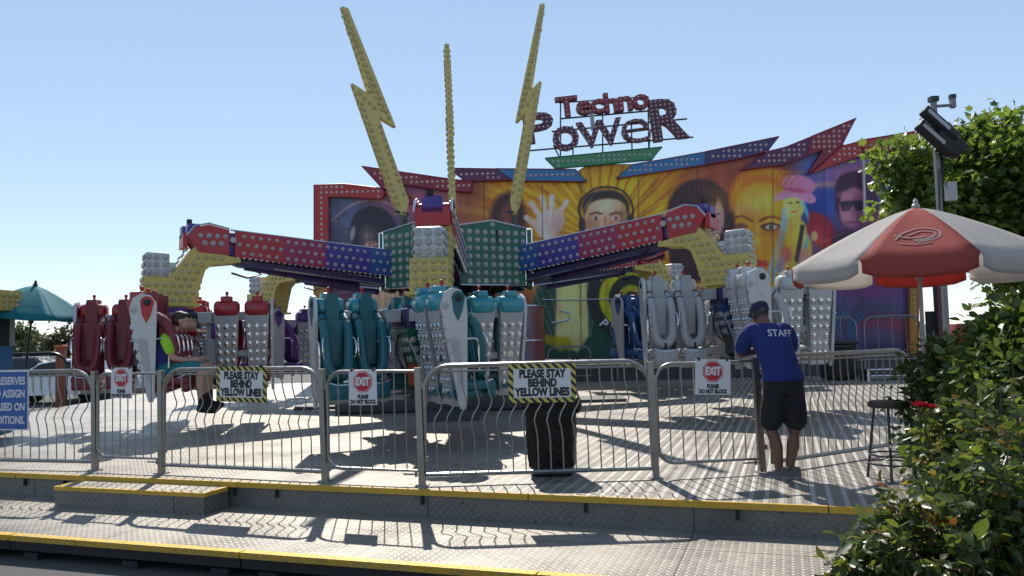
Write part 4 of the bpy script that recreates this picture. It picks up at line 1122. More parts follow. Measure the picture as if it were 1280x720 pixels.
# ------------------------------------------------------------------ big letters on a frame above the backdrop
sg = empty('lit_name_sign', BI.inverted() @ mp(755, 190)); tag(sg, 'bulb lit sign reading Techno PoweR on a thin frame above the backdrop', 'sign')
SO = mp(755, 190)
def sp_(p, q, dy=0): v = mp(p, q) - SO; return Vector((v.x, dy, v.z))
letter_side = paint('letter maroon paint', (.10, .015, .03), .45); letter_face = paint('letter face paint', (.085, .018, .045), .45)
techno_face = paint('letter red paint', (.26, .025, .045), .45)
def sign_letter(ch, box, face, ang, bold=.03, step=.145, r=.034):
    # box = px left, top, right, bottom
    me = text_mesh(ch, 1.0, bold=bold, extrude=.0)
    vs = np.array([v.co[:2] for v in me.vertices]); mn, mx = vs.min(0), vs.max(0)
    p0 = sp_(box[0], box[3]); p1 = sp_(box[2], box[1])
    w, h = p1.x - p0.x, p1.z - p0.z
    T = lambda v: ((v[0] - (mn[0] + mx[0]) / 2) / (mx[0] - mn[0]) * w, (v[1] - (mn[1] + mx[1]) / 2) / (mx[1] - mn[1]) * h)
    bpy.data.meshes.remove(me)
    me = text_mesh(ch, 1.0, bold=bold, extrude=.1)
    m_ = MB(); 
    V = [v.co[:] for v in me.vertices]
    fv = []
    for v in V:
        x, z = T(v); fv.append((x, -.0 - v[2] * 1.3 - .0, z))
    for f in me.polygons:
        nz = f.normal.z
        m_.add([fv[i] for i in f.vertices], [tuple(range(len(f.vertices)))], 0 if nz > .5 else 1)
    tri = [tuple(f.vertices) for f in me.polygons if f.normal.z > .5]
    bv = BVHTree.FromPolygons([Vector(p) for p in fv], tri)
    x = -w / 2 + step * .35
    nx = max(1, round(w / step)); nz = max(1, round(h / step))
    for i in range(nx):
        for j in range(nz):
            xx = -w / 2 + w * (i + .5) / nx; zz = -h / 2 + h * (j + .5) / nz
            ok = bv.ray_cast(Vector((xx, -2, zz)), Vector((0, 1, 0)))[0] is not None
            if ok: m_.bulb((xx, -.13, zz), (0, -1, 0), r, 2, seg=6)
    bpy.data.meshes.remove(me)
    o = m_.build('letter', [face, letter_side, bulb_rose], sg, 0)
    c_ = (p0 + p1) / 2
    o.matrix_local = Matrix.Translation((c_.x, 0, c_.z)) @ Matrix.Rotation(R(-ang), 4, 'Y')
for ch, bx, bold in (('P', (655, 141, 692, 179), .03), ('o', (691, 158, 723, 189), .015), ('W', (722, 150, 778, 184), .02), ('e', (777, 149, 811, 179), -.012), ('R', (814, 123, 857, 176), .03)):
    sign_letter(ch, bx, letter_face, 6, bold)
for ch, bx in (('T', (695, 121, 722, 147)), ('e', (720, 126.5, 739, 144)), ('c', (738, 124.5, 755, 142.5)), ('h', (755, 116.5, 772, 141)), ('n', (773, 121, 790, 139)), ('o', (790, 118.5, 811, 137.5))):
    sign_letter(ch, bx, techno_face, 5, .03, .15, .03)
m_ = MB()
def srod(a, b_, r=.03, dy=.16): m_.tube([sp_(*a, dy), sp_(*b_, dy)], r, 6)
srod((650, 188), (868, 170)); srod((690, 163), (860, 147)); srod((700, 147), (812, 137)); srod((699, 127), (811, 119), .022)
for a, b_ in (((701, 122), (701, 200)), ((811, 119), (812, 188)), ((716, 156), (717, 198)), ((754, 140), (754, 194)), ((790, 150), (791, 190)), ((692, 180), (702, 200)), ((814, 160), (812, 188)), ((655, 140), (656, 190))): srod(a, b_, .025)
m_.build('sign_frame', dark_grey, sg)
m_ = MB(); q = [sp_(737, 141), sp_(742, 141), sp_(744, 163), sp_(739, 163)]; m_.prism([(v.x, v.z) for v in q], -.02, .06); m_.build('junction_box', dull_white, sg, 0)
# ------------------------------------------------------------------ people
def organic(m_, name, mats, parent=None, voxel=.009, smooth=6):
    me = bpy.data.meshes.new(name); me.from_pydata(m_.v, [], m_.f); me.update()
    o = link(bpy.data.objects.new(name, me))
    r_ = o.modifiers.new('r', 'REMESH'); r_.mode = 'VOXEL'; r_.voxel_size = voxel
    s_ = o.modifiers.new('s', 'SMOOTH'); s_.iterations = smooth; s_.factor = .5
    dg = bpy.context.evaluated_depsgraph_get(); dg.update()
    m2 = bpy.data.meshes.new_from_object(o.evaluated_get(dg))
    bpy.data.objects.remove(o); bpy.data.meshes.remove(me)
    m2.name = name; m2.materials.clear(); m2.materials.append(mats)
    m2.polygons.foreach_set('use_smooth', [True] * len(m2.polygons))
    return link(bpy.data.objects.new(name, m2), parent)
def loft(m_, rings, seg=18):
    # rings: (center, rx, ry) horizontal ellipses
    vs = []; fs = []
    for c, rx, ry in rings:
        for k in range(seg):
            a = 2 * math.pi * k / seg; ca, sa = math.cos(a), math.sin(a)
            e = .82
            vs.append((c[0] + rx * math.copysign(abs(ca) ** e, ca), c[1] + ry * math.copysign(abs(sa) ** e, sa), c[2]))
    n = len(rings)
    for i in range(n - 1):
        for k in range(seg):
            l = (k + 1) % seg; fs.append((i * seg + k, i * seg + l, (i + 1) * seg + l, (i + 1) * seg + k))
    fs.append(tuple(range(seg))[::-1]); fs.append(tuple(range((n - 1) * seg, n * seg)))
    m_.add(vs, fs)
def limb(m_, pts, rs, seg=12):
    P = smooth_pts(pts, 4); n = len(P); k = len(pts) - 1
    rr = []
    for i in range(n):
        t_ = i / (n - 1) * k; a = min(int(t_), k - 1); rr.append(rs[a] + (rs[a + 1] - rs[a]) * (t_ - a))
    m_.tube(P, rr, seg); m_.sphere(P[0], rr[0], 10, 6); m_.sphere(P[-1], rr[-1], 10, 6)
def head(m_, c, yaw=0, pitch=0, s=1.0):
    M = Matrix.Translation(c) @ Matrix.Rotation(yaw, 4, 'Z') @ Matrix.Rotation(pitch, 4, 'X') @ Matrix.Scale(s, 4)   # faces local +Y
    m_.sphere((0, -.012, .025), (.074, .094, .092), 18, 12, M=M); m_.sphere((0, .022, -.045), (.058, .070, .070), 16, 10, M=M)
    m_.sphere((0, .055, -.085), (.030, .030, .024), 10, 8, M=M)
    m_.add([(-.016, .078, -.035), (.016, .078, -.035), (0, .118, -.032), (0, .082, .02), (0, .078, -.05)], [(0, 2, 3), (2, 1, 3), (0, 4, 2), (4, 1, 2), (0, 3, 1, 4)], M=M)
    for sx in (-1, 1):
        m_.sphere((sx * .076, -.012, -.015), (.012, .022, .034), 8, 6, M=M)
        m_.sphere((sx * .03, .078, .018), (.024, .014, .010), 8, 6, M=M)
    m_.sphere((0, .088, -.062), (.022, .012, .008), 8, 6, M=M)
    return M
def hand(m_, w, d, up, s=1.0, curl=.5):
    # palm and five separate curled fingers; w wrist, d pointing direction, up = back of the hand
    d = Vector(d).normalized(); up = Vector(up); up = (up - d * up.dot(d)).normalized(); side = d.cross(up); w = Vector(w)
    limb(m_, [w, w + d * .045 * s, w + d * .085 * s], [.024 * s, .034 * s, .036 * s])
    for i, (o_, L) in enumerate(((-.030, .060), (-.010, .072), (.010, .068), (.029, .053))):
        b_ = w + d * .085 * s + side * o_ * s
        k1 = b_ + (d * math.cos(curl * .6) - up * math.sin(curl * .6)) * L * .5 * s
        k2 = k1 + (d * math.cos(curl * 1.6) - up * math.sin(curl * 1.6)) * L * .32 * s
        k3 = k2 + (d * math.cos(curl * 2.4) - up * math.sin(curl * 2.4)) * L * .26 * s
        m_.tube([b_, k1, k2, k3], [.0098 * s, .0095 * s, .0088 * s, .0075 * s], 8); m_.sphere(k3, .0075 * s, 6, 4)
    t0 = w + d * .03 * s - side * .03 * s
    m_.tube([t0, t0 + (d * .7 - side * .7 - up * .2) * .035 * s, t0 + (d * 1.2 - side * .6 - up * .6) * .052 * s], [.013 * s, .011 * s, .009 * s], 8)
# -- man in blue leaning on the fence, seen from behind
mo = P2(980, 597); 
man = empty('person', mo); tag(man, 'man in blue STAFF shirt, black shorts and dark cap leaning on the fence', 'person')
m_ = MB()
loft(m_, [((.04, .02, .86), .14, .10), ((.04, .02, .98), .155, .11), ((.01, .06, 1.14), .135, .10), ((-.03, .11, 1.30), .16, .11), ((-.045, .15, 1.42), .15, .09), ((-.055, .17, 1.47), .07, .06)])
limb(m_, [(-.055, .17, 1.44), (-.075, .23, 1.54)], [.062, .058])
HM = head(m_, (-.082, .275, 1.575), R(6), R(-16))
limb(m_, [(-.03, .02, .90), (-.085, .06, .50), (-.055, -.005, .30), (-.045, .0, .08)], [.085, .058, .054, .038]); limb(m_, [(.11, .02, .90), (.135, .05, .50), (.09, -.01, .30), (.055, -.01, .08)], [.088, .058, .055, .038])
m_.sphere((-.072, .015, .33), (.05, .052, .12), 12, 8); m_.sphere((.112, .0, .33), (.052, .052, .12), 12, 8)
limb(m_, [(-.225, .15, 1.40), (-.275, .20, 1.28), (-.285, .27, 1.175)], [.058, .05, .044]); limb(m_, [(-.285, .27, 1.175), (-.18, .33, 1.19), (-.075, .37, 1.19)], [.045, .04, .028])
limb(m_, [(.135, .15, 1.40), (.19, .24, 1.28), (.17, .34, 1.18)], [.058, .05, .044]); limb(m_, [(.17, .34, 1.18), (.05, .38, 1.20), (-.03, .40, 1.215)], [.045, .04, .028])
hand(m_, (-.07, .372, 1.19), (1, .15, .0), (.0, -.2, 1), 1.0, .5); hand(m_, (-.03, .40, 1.225), (-1, -.1, .05), (0, -.2, 1), 1.0, .5)
organic(m_, 'body', skin_a, man, .0085, 5)
m_ = MB()      # t-shirt
loft(m_, [((.045, .015, .915), .195, .150), ((.04, .02, .97), .192, .150), ((.015, .055, 1.10), .18, .142), ((-.02, .10, 1.25), .192, .145), ((-.042, .135, 1.36), .198, .130), ((-.05, .155, 1.43), .165, .10), ((-.056, .17, 1.475), .085, .075)])
limb(m_, [(-.19, .145, 1.40), (-.255, .17, 1.34), (-.282, .215, 1.235)], [.085, .083, .078]); limb(m_, [(.10, .145, 1.40), (.165, .18, 1.34), (.205, .25, 1.24)], [.085, .083, .078])
for k in range(7): m_.tube(smooth_pts([(.045 + .19 * math.cos(R(205 + 22 * k)), .02 + .146 * math.sin(R(205 + 22 * k)), .93), (.02 + .17 * math.cos(R(200 + 22 * k)), .06 + .13 * math.sin(R(200 + 22 * k)), 1.12)], 2), [.016, .003], 6)
m_.tube(smooth_pts([(-.2, .06, 1.28), (-.06, -.03, 1.20), (.1, -.04, 1.05)], 4), .012, 6); m_.tube(smooth_pts([(.13, .03, 1.30), (.06, -.03, 1.22), (-.07, -.06, 1.02)], 4), .010, 6)
shirt = organic(m_, 't_shirt', cloth_blue, man, .010, 5)
m_ = MB()      # shorts
loft(m_, [((.04, .02, .80), .185, .145), ((.04, .02, .90), .183, .142), ((.042, .018, .965), .178, .136)])
limb(m_, [(-.04, .02, .83), (-.07, .035, .66), (-.085, .05, .535)], [.115, .112, .108], 16); limb(m_, [(.12, .02, .83), (.14, .03, .66), (.148, .045, .535)], [.115, .112, .110], 16)
for v_, r_ in (((-.085, .05, .525), .108), ((.148, .045, .525), .11)): m_.lathe([(r_, -.02), (r_ * .99, .05)], v_, 16)
organic(m_, 'shorts', cloth_black, man, .011, 4)
m_ = MB()      # cap
m_.lathe([(.090, -.01), (.094, .02), (.090, .06), (.070, .092), (.035, .108), (.004, .112)], (0, -.012, .02), 20, M=HM)
vs = [];
for k in range(13):
    a = R(20 + 140 * k / 12); vs += [(.088 * math.cos(a), -.012 + .090 * math.sin(a), .022), (.095 * math.cos(a), .0 + .165 * math.sin(a), .006)]
m_.add(vs, [(2 * k, 2 * k + 1, 2 * k + 3, 2 * k + 2) for k in range(12)] , M=HM)
m_.add([(v[0], v[1], v[2] - .006) for v in vs], [(2 * k + 2, 2 * k + 3, 2 * k + 1, 2 * k) for k in range(12)], M=HM); m_.bulb((0, -.012, .132), (0, 0, 1), .010, M=HM)
cap_ = m_.build('cap', cloth_navy, man)
m_ = MB(); m_.lathe([(.072, -.075), (.080, -.04), (.086, .015)], (0, -.018, .02), 18, M=HM, caps=False); organic_h = m_.build('hair', hair_black, man)
for nm, (hx, hy), (tx, ty) in (('shoe', (.0, -.02), (-.17, .075)), ('shoe', (.10, -.035), (-.06, -.0))):
    m_ = MB(); d = Vector((tx - hx, ty - hy, 0)); a = math.atan2(d.y, d.x); Mh = Matrix.Translation((hx, hy, 0)) @ Matrix.Rotation(a, 4, 'Z')
    prof = [(-.05, .036), (.0, .042), (.08, .043), (.15, .048), (.20, .042), (.225, .02)]
    vs = []; fs = []
    for zz, sc in ((.0, 1.0), (.022, 1.04), (.05, .93), (.072, .72)):
        for (x, w) in prof: vs.append((x if zz < .06 else min(x, .13), -w * sc, zz if x < .1 else min(zz, .052 - (x - .1) * .12)))
        for (x, w) in prof[::-1]: vs.append((x if zz < .06 else min(x, .13), w * sc, zz if x < .1 else min(zz, .052 - (x - .1) * .12)))
    n = 12
    for r_ in range(3):
        for i in range(n): fs.append((r_ * n + i, r_ * n + (i + 1) % n, (r_ + 1) * n + (i + 1) % n, (r_ + 1) * n + i))
    fs += [tuple(range(n))[::-1], tuple(range(3 * n, 4 * n))]
    m_.add(vs, fs, 0, M=Mh); m_.lathe([(.045, .05), (.047, .10), (.040, .105)], (.0, 0, 0), 12, 0, M=Mh)
    sole = [(x, -w * 1.06) for x, w in prof] + [(x, w * 1.06) for x, w in prof[::-1]]
    m_.add([(x, y, .001) for x, y in sole] + [(x, y, .018) for x, y in sole], [tuple(range(12))[::-1]] + [(i, (i + 1) % 12, (i + 1) % 12 + 12, i + 12) for i in range(12)], 1, M=Mh)
    m_.build('shoe', [shoe_grey, grey], man)
# STAFF printed across the shoulders: letters wrapped on the shirt
me = text_mesh('STAFF', .092, bold=.0008, spacing=1.02, extrude=0)
bmx = bmesh.new(); bmx.from_mesh(me); bmesh.ops.triangulate(bmx, faces=bmx.faces[:])
for _ in range(2):
    bmesh.ops.subdivide_edges(bmx, edges=[e for e in bmx.edges if e.calc_length() > .02], cuts=1); bmesh.ops.triangulate(bmx, faces=bmx.faces[:])
bv = BVHTree.FromPolygons([v.co.copy() for v in shirt.data.vertices], [tuple(p.vertices) for p in shirt.data.polygons])
ca_, sa_ = math.cos(R(-3)), math.sin(R(-3))
for v in bmx.verts:
    x = v.co.x * 1.0; z = v.co.y
    X, Z = .035 + x * ca_ - z * sa_, 1.372 + x * sa_ + z * ca_
    hit = bv.ray_cast(Vector((X, -1, Z)), Vector((0, 1, 0)))
    v.co = (X, (hit[0].y if hit[0] else .1) - .003, Z)
bmx.to_mesh(me); bmx.free(); me.materials.append(sign_white)
o = bpy.data.objects.new('lettering', me); link(o, man)

# -- riders on the red seats
def make_rider(M, label, shirt_m, side_m, shorts_m, hair_m, yaw=0, s=1.22, grp='children riding in the dark red seats', lean=0):
    p = empty('person', M=M); tag(p, label, 'person', grp)
    S = Matrix.Scale(s, 4)
    m_ = MB(S)
    loft(m_, [((0, .05, .03), .13, .11), ((0, .06, .18), .12, .095), ((0, .03, .36), .135, .10), ((0, .0, .47), .13, .085), ((0, -.02, .53), .06, .055)])
    limb(m_, [(0, -.01, .49), (0, -.10, .61)], [.05, .046])
    Mh = head(m_, (lean, -.165, .70), R(180) + yaw, 0, .95)
    for sx in (-1, 1):
        limb(m_, [(sx * .08, .04, .08), (sx * .095, -.18, .115), (sx * .10, -.40, .10)], [.082, .07, .054]); limb(m_, [(sx * .10, -.40, .10), (sx * .10, -.40, -.10), (sx * .10, -.41, -.36)], [.054, .053, .034])
        limb(m_, [(sx * .165, -.0, .47), (sx * .20, -.05, .34), (sx * .205, -.10, .235)], [.048, .042, .037]); limb(m_, [(sx * .205, -.10, .235), (sx * .16, -.20, .21), (sx * .12, -.27, .205)], [.037, .032, .024])
        hand(m_, S.inverted() @ Vector((0, 0, 0)) + Vector((sx * .12, -.27, .205)), (-sx * .35, -1, .0), (0, 0, 1), .9, .55)
    organic(m_, 'body', skin_b, p, .010, 4)
    m_ = MB(S)
    loft(m_, [((0, .05, .06), .155, .125), ((0, .06, .20), .148, .118), ((0, .03, .36), .158, .12), ((0, .0, .47), .15, .10), ((0, -.02, .535), .07, .065)])
    organic(m_, 'vest', side_m, p, .012, 4)
    m_ = MB(S)
    for sx in (-1, 1): limb(m_, [(sx * .13, .0, .475), (sx * .185, -.02, .42), (sx * .206, -.06, .325)], [.07, .068, .06])
    organic(m_, 'sleeves', shirt_m, p, .012, 3)
    m_ = MB(S); loft(m_, [((0, .05, .0), .15, .13), ((0, .05, .12), .15, .125)])
    for sx in (-1, 1): limb(m_, [(sx * .085, .03, .085), (sx * .10, -.18, .115), (sx * .105, -.34, .11)], [.10, .092, .082])
    organic(m_, 'shorts', shorts_m, p, .012, 4)
    m_ = MB(S)
    m_.sphere((0, -.022, .05), (.084, .098, .082), 16, 10, M=S.inverted() @ S @ Mh); m_.sphere((0, -.055, .0), (.078, .066, .08), 14, 8, M=Mh); m_.sphere((.0, .05, .082), (.062, .045, .03), 12, 6, M=Mh)
    organic(m_, 'hair', hair_m, p, .010, 3)
    for sx in (-1, 1):
        m_ = MB(S); limb(m_, [(sx * .10, -.41, -.24), (sx * .10, -.41, -.38)], [.043, .040]); limb(m_, [(sx * .10, -.39, -.415), (sx * .10, -.47, -.43), (sx * .10, -.57, -.445)], [.043, .042, .034])
        organic(m_, 'shoe', cloth_black, p, .012, 3)
    return p
ROW = Matrix.Translation(g_red.location) @ Matrix.Rotation(g_red.rotation_euler.z, 4, 'Z') @ Matrix.Rotation(R(90), 4, 'Z')
for x, lab, a, b_, c_, h_, yw, ln in ((-1.88, 'child with brown hair, lime green sleeve and teal shorts in the nearest red seat', cloth_lime, cloth_royal, cloth_teal, hair_brown, R(6), 0),
        (-1.37, 'dark haired child in grey in the red seat beside the lime green sleeve', cloth_grey, cloth_grey, cloth_khaki, hair_black, R(-4), .02),
        (-.86, 'dark haired child in black in the third red seat, furthest from the fence', cloth_black, cloth_black, cloth_grey, hair_black, 0, -.02)):
    make_rider(ROW @ Matrix.Translation((x, -.12, .90)), lab, a, b_, c_, h_, yw, lean=ln)

# ------------------------------------------------------------------ parasols
def parasol(loc, rad, zr, za, n, cols, val, label, tilt=None, pole=.02, name='parasol', rot0=0.0, z0=0, rib_m=dull_white, pole_m=dull_white):
    u = empty(name, loc); tag(u, label, 'parasol')
    if tilt: u.rotation_euler = tilt
    rows = 6
    for k in range(n):
        a0 = rot0 + 2 * math.pi * k / n; a1 = rot0 + 2 * math.pi * (k + 1) / n
        m_ = MB(); vs = []; nc = 8
        for i in range(rows + 1):
            t_ = i / rows; zz = za + (zr - za) * (t_ ** 1.25); 
            for j in range(nc + 1):
                s_ = j / nc; p = Vector((math.cos(a0), math.sin(a0))).lerp(Vector((math.cos(a1), math.sin(a1))), s_) * rad * t_
                sag = -.035 * math.sin(math.pi * s_) * t_
                vs.append((p.x, p.y, zz + sag + .012))
        fs = [(i * (nc + 1) + j, (i + 1) * (nc + 1) + j, (i + 1) * (nc + 1) + j + 1, i * (nc + 1) + j + 1) for i in range(rows) for j in range(nc)]
        b0 = len(vs)
        if val:
            for d_ in range(1, 4):
                for j in range(nc + 1):
                    s_ = j / nc; q = min(s_, 1 - s_); s2 = .02 + .96 * s_
                    p = Vector((math.cos(a0), math.sin(a0))).lerp(Vector((math.cos(a1), math.sin(a1))), s2) * rad * (1.005)
                    drop = val * d_ / 3 * (1 if q > .06 else .82)
                    vs.append((p.x, p.y, zr + .012 - .035 * math.sin(math.pi * s_) - drop))
            for d_ in range(3):
                base0 = rows * (nc + 1) if d_ == 0 else b0 + (d_ - 1) * (nc + 1)
                base1 = b0 + d_ * (nc + 1)
                fs += [(base0 + j, base1 + j, base1 + j + 1, base0 + j + 1) for j in range(nc)]
        m_.add(vs, fs)
        o = m_.build('canopy_panel', cols[k % len(cols)], u, 60)
        sd = o.modifiers.new('cloth thickness', 'SOLIDIFY'); sd.thickness = .003
    m_ = MB()
    for k in range(n):
        a = rot0 + 2 * math.pi * k / n; m_.tube([(0, 0, za - .03), (math.cos(a) * rad * .5, math.sin(a) * rad * .5, za + (zr - za) * .5 ** 1.25 - .012), (math.cos(a) * rad * .98, math.sin(a) * rad * .98, zr - .006)], .008, 5)
        m_.tube([(math.cos(a) * .03, math.sin(a) * .03, zr - .08), (math.cos(a) * rad * .5, math.sin(a) * rad * .5, za + (zr - za) * .5 ** 1.25 - .02)], .006, 5)
    m_.build('ribs', rib_m, u)
    m_ = MB(); m_.tube([(0, 0, z0), (0, 0, za)], pole, 12); m_.lathe([(.035, zr - .14), (.045, zr - .1), (.03, zr - .05)], seg=12); m_.build('pole', pole_m, u)
    m_ = MB(); m_.lathe([(.035, za - .01), (.04, za + .03), (.02, za + .05), (.026, za + .07), (.006, za + .1)], seg=12); m_.build('finial', rib_m, u)
    return u
def cloth(name, c, tr=.35):
    t = NT(name); co = t.coord(); n = t.noise(3, 4, co)
    base = t.mix(n, c4(tuple(x * .85 for x in c)), c4(c)); t.set(t.b.inputs['Base Color'], base); t.b.inputs['Roughness'].default_value = .8
    tl = t.n('ShaderNodeBsdfTranslucent'); t.set(tl.inputs[0], base); mx = t.n('ShaderNodeMixShader'); mx.inputs[0].default_value = tr
    t.t.links.new(t.b.outputs[0], mx.inputs[1]); t.t.links.new(tl.outputs[0], mx.inputs[2]); t.t.links.new(mx.outputs[0], t.t.nodes['Material Output'].inputs[0])
    t.bump(t.noise(7, 3, co), .25, .02)
    return t.m
par_red = cloth('red canvas', (.56, .13, .11), .55); par_white = cloth('white canvas', (.72, .69, .66), .58); par_teal = cloth('teal canvas', (.01, .22, .27), .25)
pc = on_y(1147, 300, 8.1)
um = parasol((pc.x, pc.y, ZU), 1.25, 2.02, 2.60, 8, [par_red, par_white], .16, 'large red and white parasol above the bushes on the right', rot0=R(-117 - 22.5))
# pale swirl printed on the front red panel
m_ = MB(); fr = R(-117)
def onpan(u_, t_):     # u across, t from apex 0..1
    a0, a1 = fr - R(22.5), fr + R(22.5); s_ = .5 + u_
    p = Vector((math.cos(a0), math.sin(a0))).lerp(Vector((math.cos(a1), math.sin(a1))), s_) * 1.25 * t_
    return Vector((p.x, p.y, 2.60 + (2.02 - 2.60) * t_ ** 1.25 - .035 * math.sin(math.pi * s_) * t_ + .019)) 
for pts, r_ in (([(-.26, .72), (-.2, .62), (0, .55), (.2, .57), (.30, .64), (.24, .73), (.0, .77)], .008), ([(-.12, .66), (.05, .60), (.2, .63), (.22, .69), (.1, .73), (-.05, .74)], .009), ([(-.3, .66), (-.1, .70), (.1, .69)], .012), ([(-.2, .78), (0, .80), (.16, .785)], .006)):
    m_.tube([onpan(*p) for p in [(q.x, q.y) for q in smooth_pts([(a, b_, 0) for a, b_ in pts], 5)]], r_, 5, flat=.3)
m_.build('printed_swirl', par_white, um)
tp = on_y(27, 362, 14.2)
tu = parasol((tp.x - .08, tp.y, 0), .98, 2.46, 2.98, 6, [par_teal], 0, 'teal parasol with black finial behind the ticket booth on the left', tilt=(R(3), R(8), 0), rot0=R(20), rib_m=black, pole_m=black)
# ------------------------------------------------------------------ things on and round the deck
# black bin wrapped in a bag
bp_ = P2(692, 597); tb = empty('trash_bin', (bp_.x, bp_.y + .22, ZU), R(-4)); tag(tb, 'black bin draped in a shiny black bag behind the striped sign', 'bin')
m_ = MB(); vs = []; fs = []; seg = 48
for i, (z, w, d) in enumerate([(.0, .20, .19), (.02, .215, .2), (.10, .225, .21), (.12, .20, .19)]):
    for k in range(seg):
        a = 2 * math.pi * k / seg; c_, s_ = math.cos(a), math.sin(a); vs.append((w * math.copysign(abs(c_) ** .5, c_), d * math.copysign(abs(s_) ** .5, s_), z))
fs = [(i * seg + k, i * seg + (k + 1) % seg, (i + 1) * seg + (k + 1) % seg, (i + 1) * seg + k) for i in range(3) for k in range(seg)] + [tuple(range(seg))[::-1]]
m_.add(vs, fs); m_.build('base', black, tb)
m_ = MB(); vs = []; fs = []; rows = 26
for i in range(rows):
    t_ = i / (rows - 1); z = .09 + .70 * t_
    w = .235 + .03 * t_
    for k in range(seg):
        a = 2 * math.pi * k / seg; c_, s_ = math.cos(a), math.sin(a)
        f = 1 + .035 * math.sin(a * 9 + 2 * math.sin(t_ * 3)) * (1 - .5 * t_) + .022 * math.sin(a * 16 + t_ * 8) + .012 * math.sin(a * 23 - t_ * 31) + (.06 * math.exp(-((t_ - .93) / .06) ** 2)) + (.03 * math.sin(a * 5 + 1) if t_ > .8 else 0)
        vs.append((w * f * math.copysign(abs(c_) ** .55, c_), w * .95 * f * math.copysign(abs(s_) ** .55, s_), z + (.012 * math.sin(a * 7) if i == 0 else 0)))
fs = [(i * seg + k, i * seg + (k + 1) % seg, (i + 1) * seg + (k + 1) % seg, (i + 1) * seg + k) for i in range(rows - 1) for k in range(seg)]
n0 = len(vs)
for k in range(seg): vs.append((vs[(rows - 1) * seg + k][0] * .8, vs[(rows - 1) * seg + k][1] * .8, .83 + .02 * math.sin(k * .8)))
for k in range(seg): vs.append((vs[(rows - 1) * seg + k][0] * .3, vs[(rows - 1) * seg + k][1] * .3, .80))
fs += [((rows - 1) * seg + k, (rows - 1) * seg + (k + 1) % seg, n0 + (k + 1) % seg, n0 + k) for k in range(seg)] + [(n0 + k, n0 + (k + 1) % seg, n0 + seg + (k + 1) % seg, n0 + seg + k) for k in range(seg)] + [tuple(n0 + seg + k for k in range(seg))]
m_.add(vs, fs); m_.sphere((.27, -.06, .70), (.05, .07, .09), 12, 8); m_.sphere((-.27, -.03, .71), (.04, .06, .07), 12, 8)
t = NT('shiny black bag'); co = t.coord(); t.b.inputs['Base Color'].default_value = (.003, .003, .004, 1); t.b.inputs['Roughness'].default_value = .27; t.b.inputs['Specular IOR Level'].default_value = .3
t.bump(t.noise(11, 5, co, .65), .8, .03); m_.build('bag', t.m, tb, 60)
# stool
sp = P2(1121, 600); sl = empty('bar_stool', (sp.x, sp.y + .1, ZU), R(20)); tag(sl, 'dark round bar stool beside the bushes, right of the man in blue', 'stool')
m_ = MB(); m_.lathe([(.15, .655), (.175, .66), (.182, .68), (.178, .705), (.16, .715), (.02, .716)], seg=28); m_.build('seat', paint('worn brown stool seat', (.05, .035, .028), .5), sl)
for k in range(4):
    a = R(45 + 90 * k); m_ = MB(); m_.tube([(.12 * math.cos(a), .12 * math.sin(a), .66), (.205 * math.cos(a), .205 * math.sin(a), .0)], .0125, 8); m_.build('leg', dark_grey, sl)
m_ = MB()
for z, r_ in ((.22, .178), (.14, .19)): m_.tube([(r_ * math.cos(R(a)), r_ * math.sin(R(a)), z) for a in range(0, 360, 12)], .009, 6, closed=True)
m_.build('foot_ring', dark_grey, sl)
# stage under the backdrop
m_ = MB(); m_.box((3.9, 25.1, ZU + .22), (17.4, 3.2, .44)); m_.box((3.9, 23.48, ZU + .43), (17.5, .06, .05), 1)
for k in range(10): m_.box((-4.2 + k * 1.8, 23.47, ZU + .2), (.06, .05, .4), 1)
o = m_.build('backdrop_stage', [dark_grey, grey], None, 0); tag(o, 'long dark low stage under the painted backdrop', 'stage')
# rear rails on the stage
def PB(px, y, z): v = on_y(px, 400, y); return Vector((v.x, y, z))
for a, b_, lb in ((992, 1071, 'far tube rail on the stage, left of the pair behind the right bin'), (1078, 1151, 'far tube rail on the stage, right of the pair below the parasol')):
    fence_panel(PB(a, 23.8, ZU + .46), PB(b_, 23.8, ZU + .46), lb, False, False, (.3, .3, 0, 0), 'rail', 'tube rails on the stage', z0=.08, z1=1.22, nb=3, name='tube_rail')
fence_panel(PB(682, 22.8, ZU), PB(738, 23.0, ZU), 'low chrome rail before the painted wall left of the round emblem', False, False, (.25, .25, 0, 0), 'rail', z0=.2, z1=1.05, nb=1, name='tube_rail', rail=.02)
# bin at the back
q = on_y(1047, 430, 21.5); rb = empty('litter_bin', (q.x, 21.5, ZU)); tag(rb, 'dark litter bin standing behind the front fence near the man in blue', 'bin')
m_ = MB(); m_.rbox((0, 0, .48), (.78, .7, .9), .08); m_.build('body', matte_black, rb); m_ = MB(); m_.rbox((0, 0, .98), (.86, .78, .1), .05); m_.box((0, -.42, .9), (.5, .06, .05)); m_.build('lid', black, rb)
q = on_y(1060, 440, 21); m_ = MB(); m_.rbox((0, 0, .28), (1.3, .5, .04), .02); m_.rbox((0, 0, .12), (1.3, .5, .04), .02); 
for sx in (-.6, .6): m_.box((sx, 0, .15), (.05, .45, .30))
o = m_.build('rack', chrome); o.location = (q.x + 1.0, 21.0, ZU); tag(o, 'low shiny metal rack before the stage on the right', 'rack')
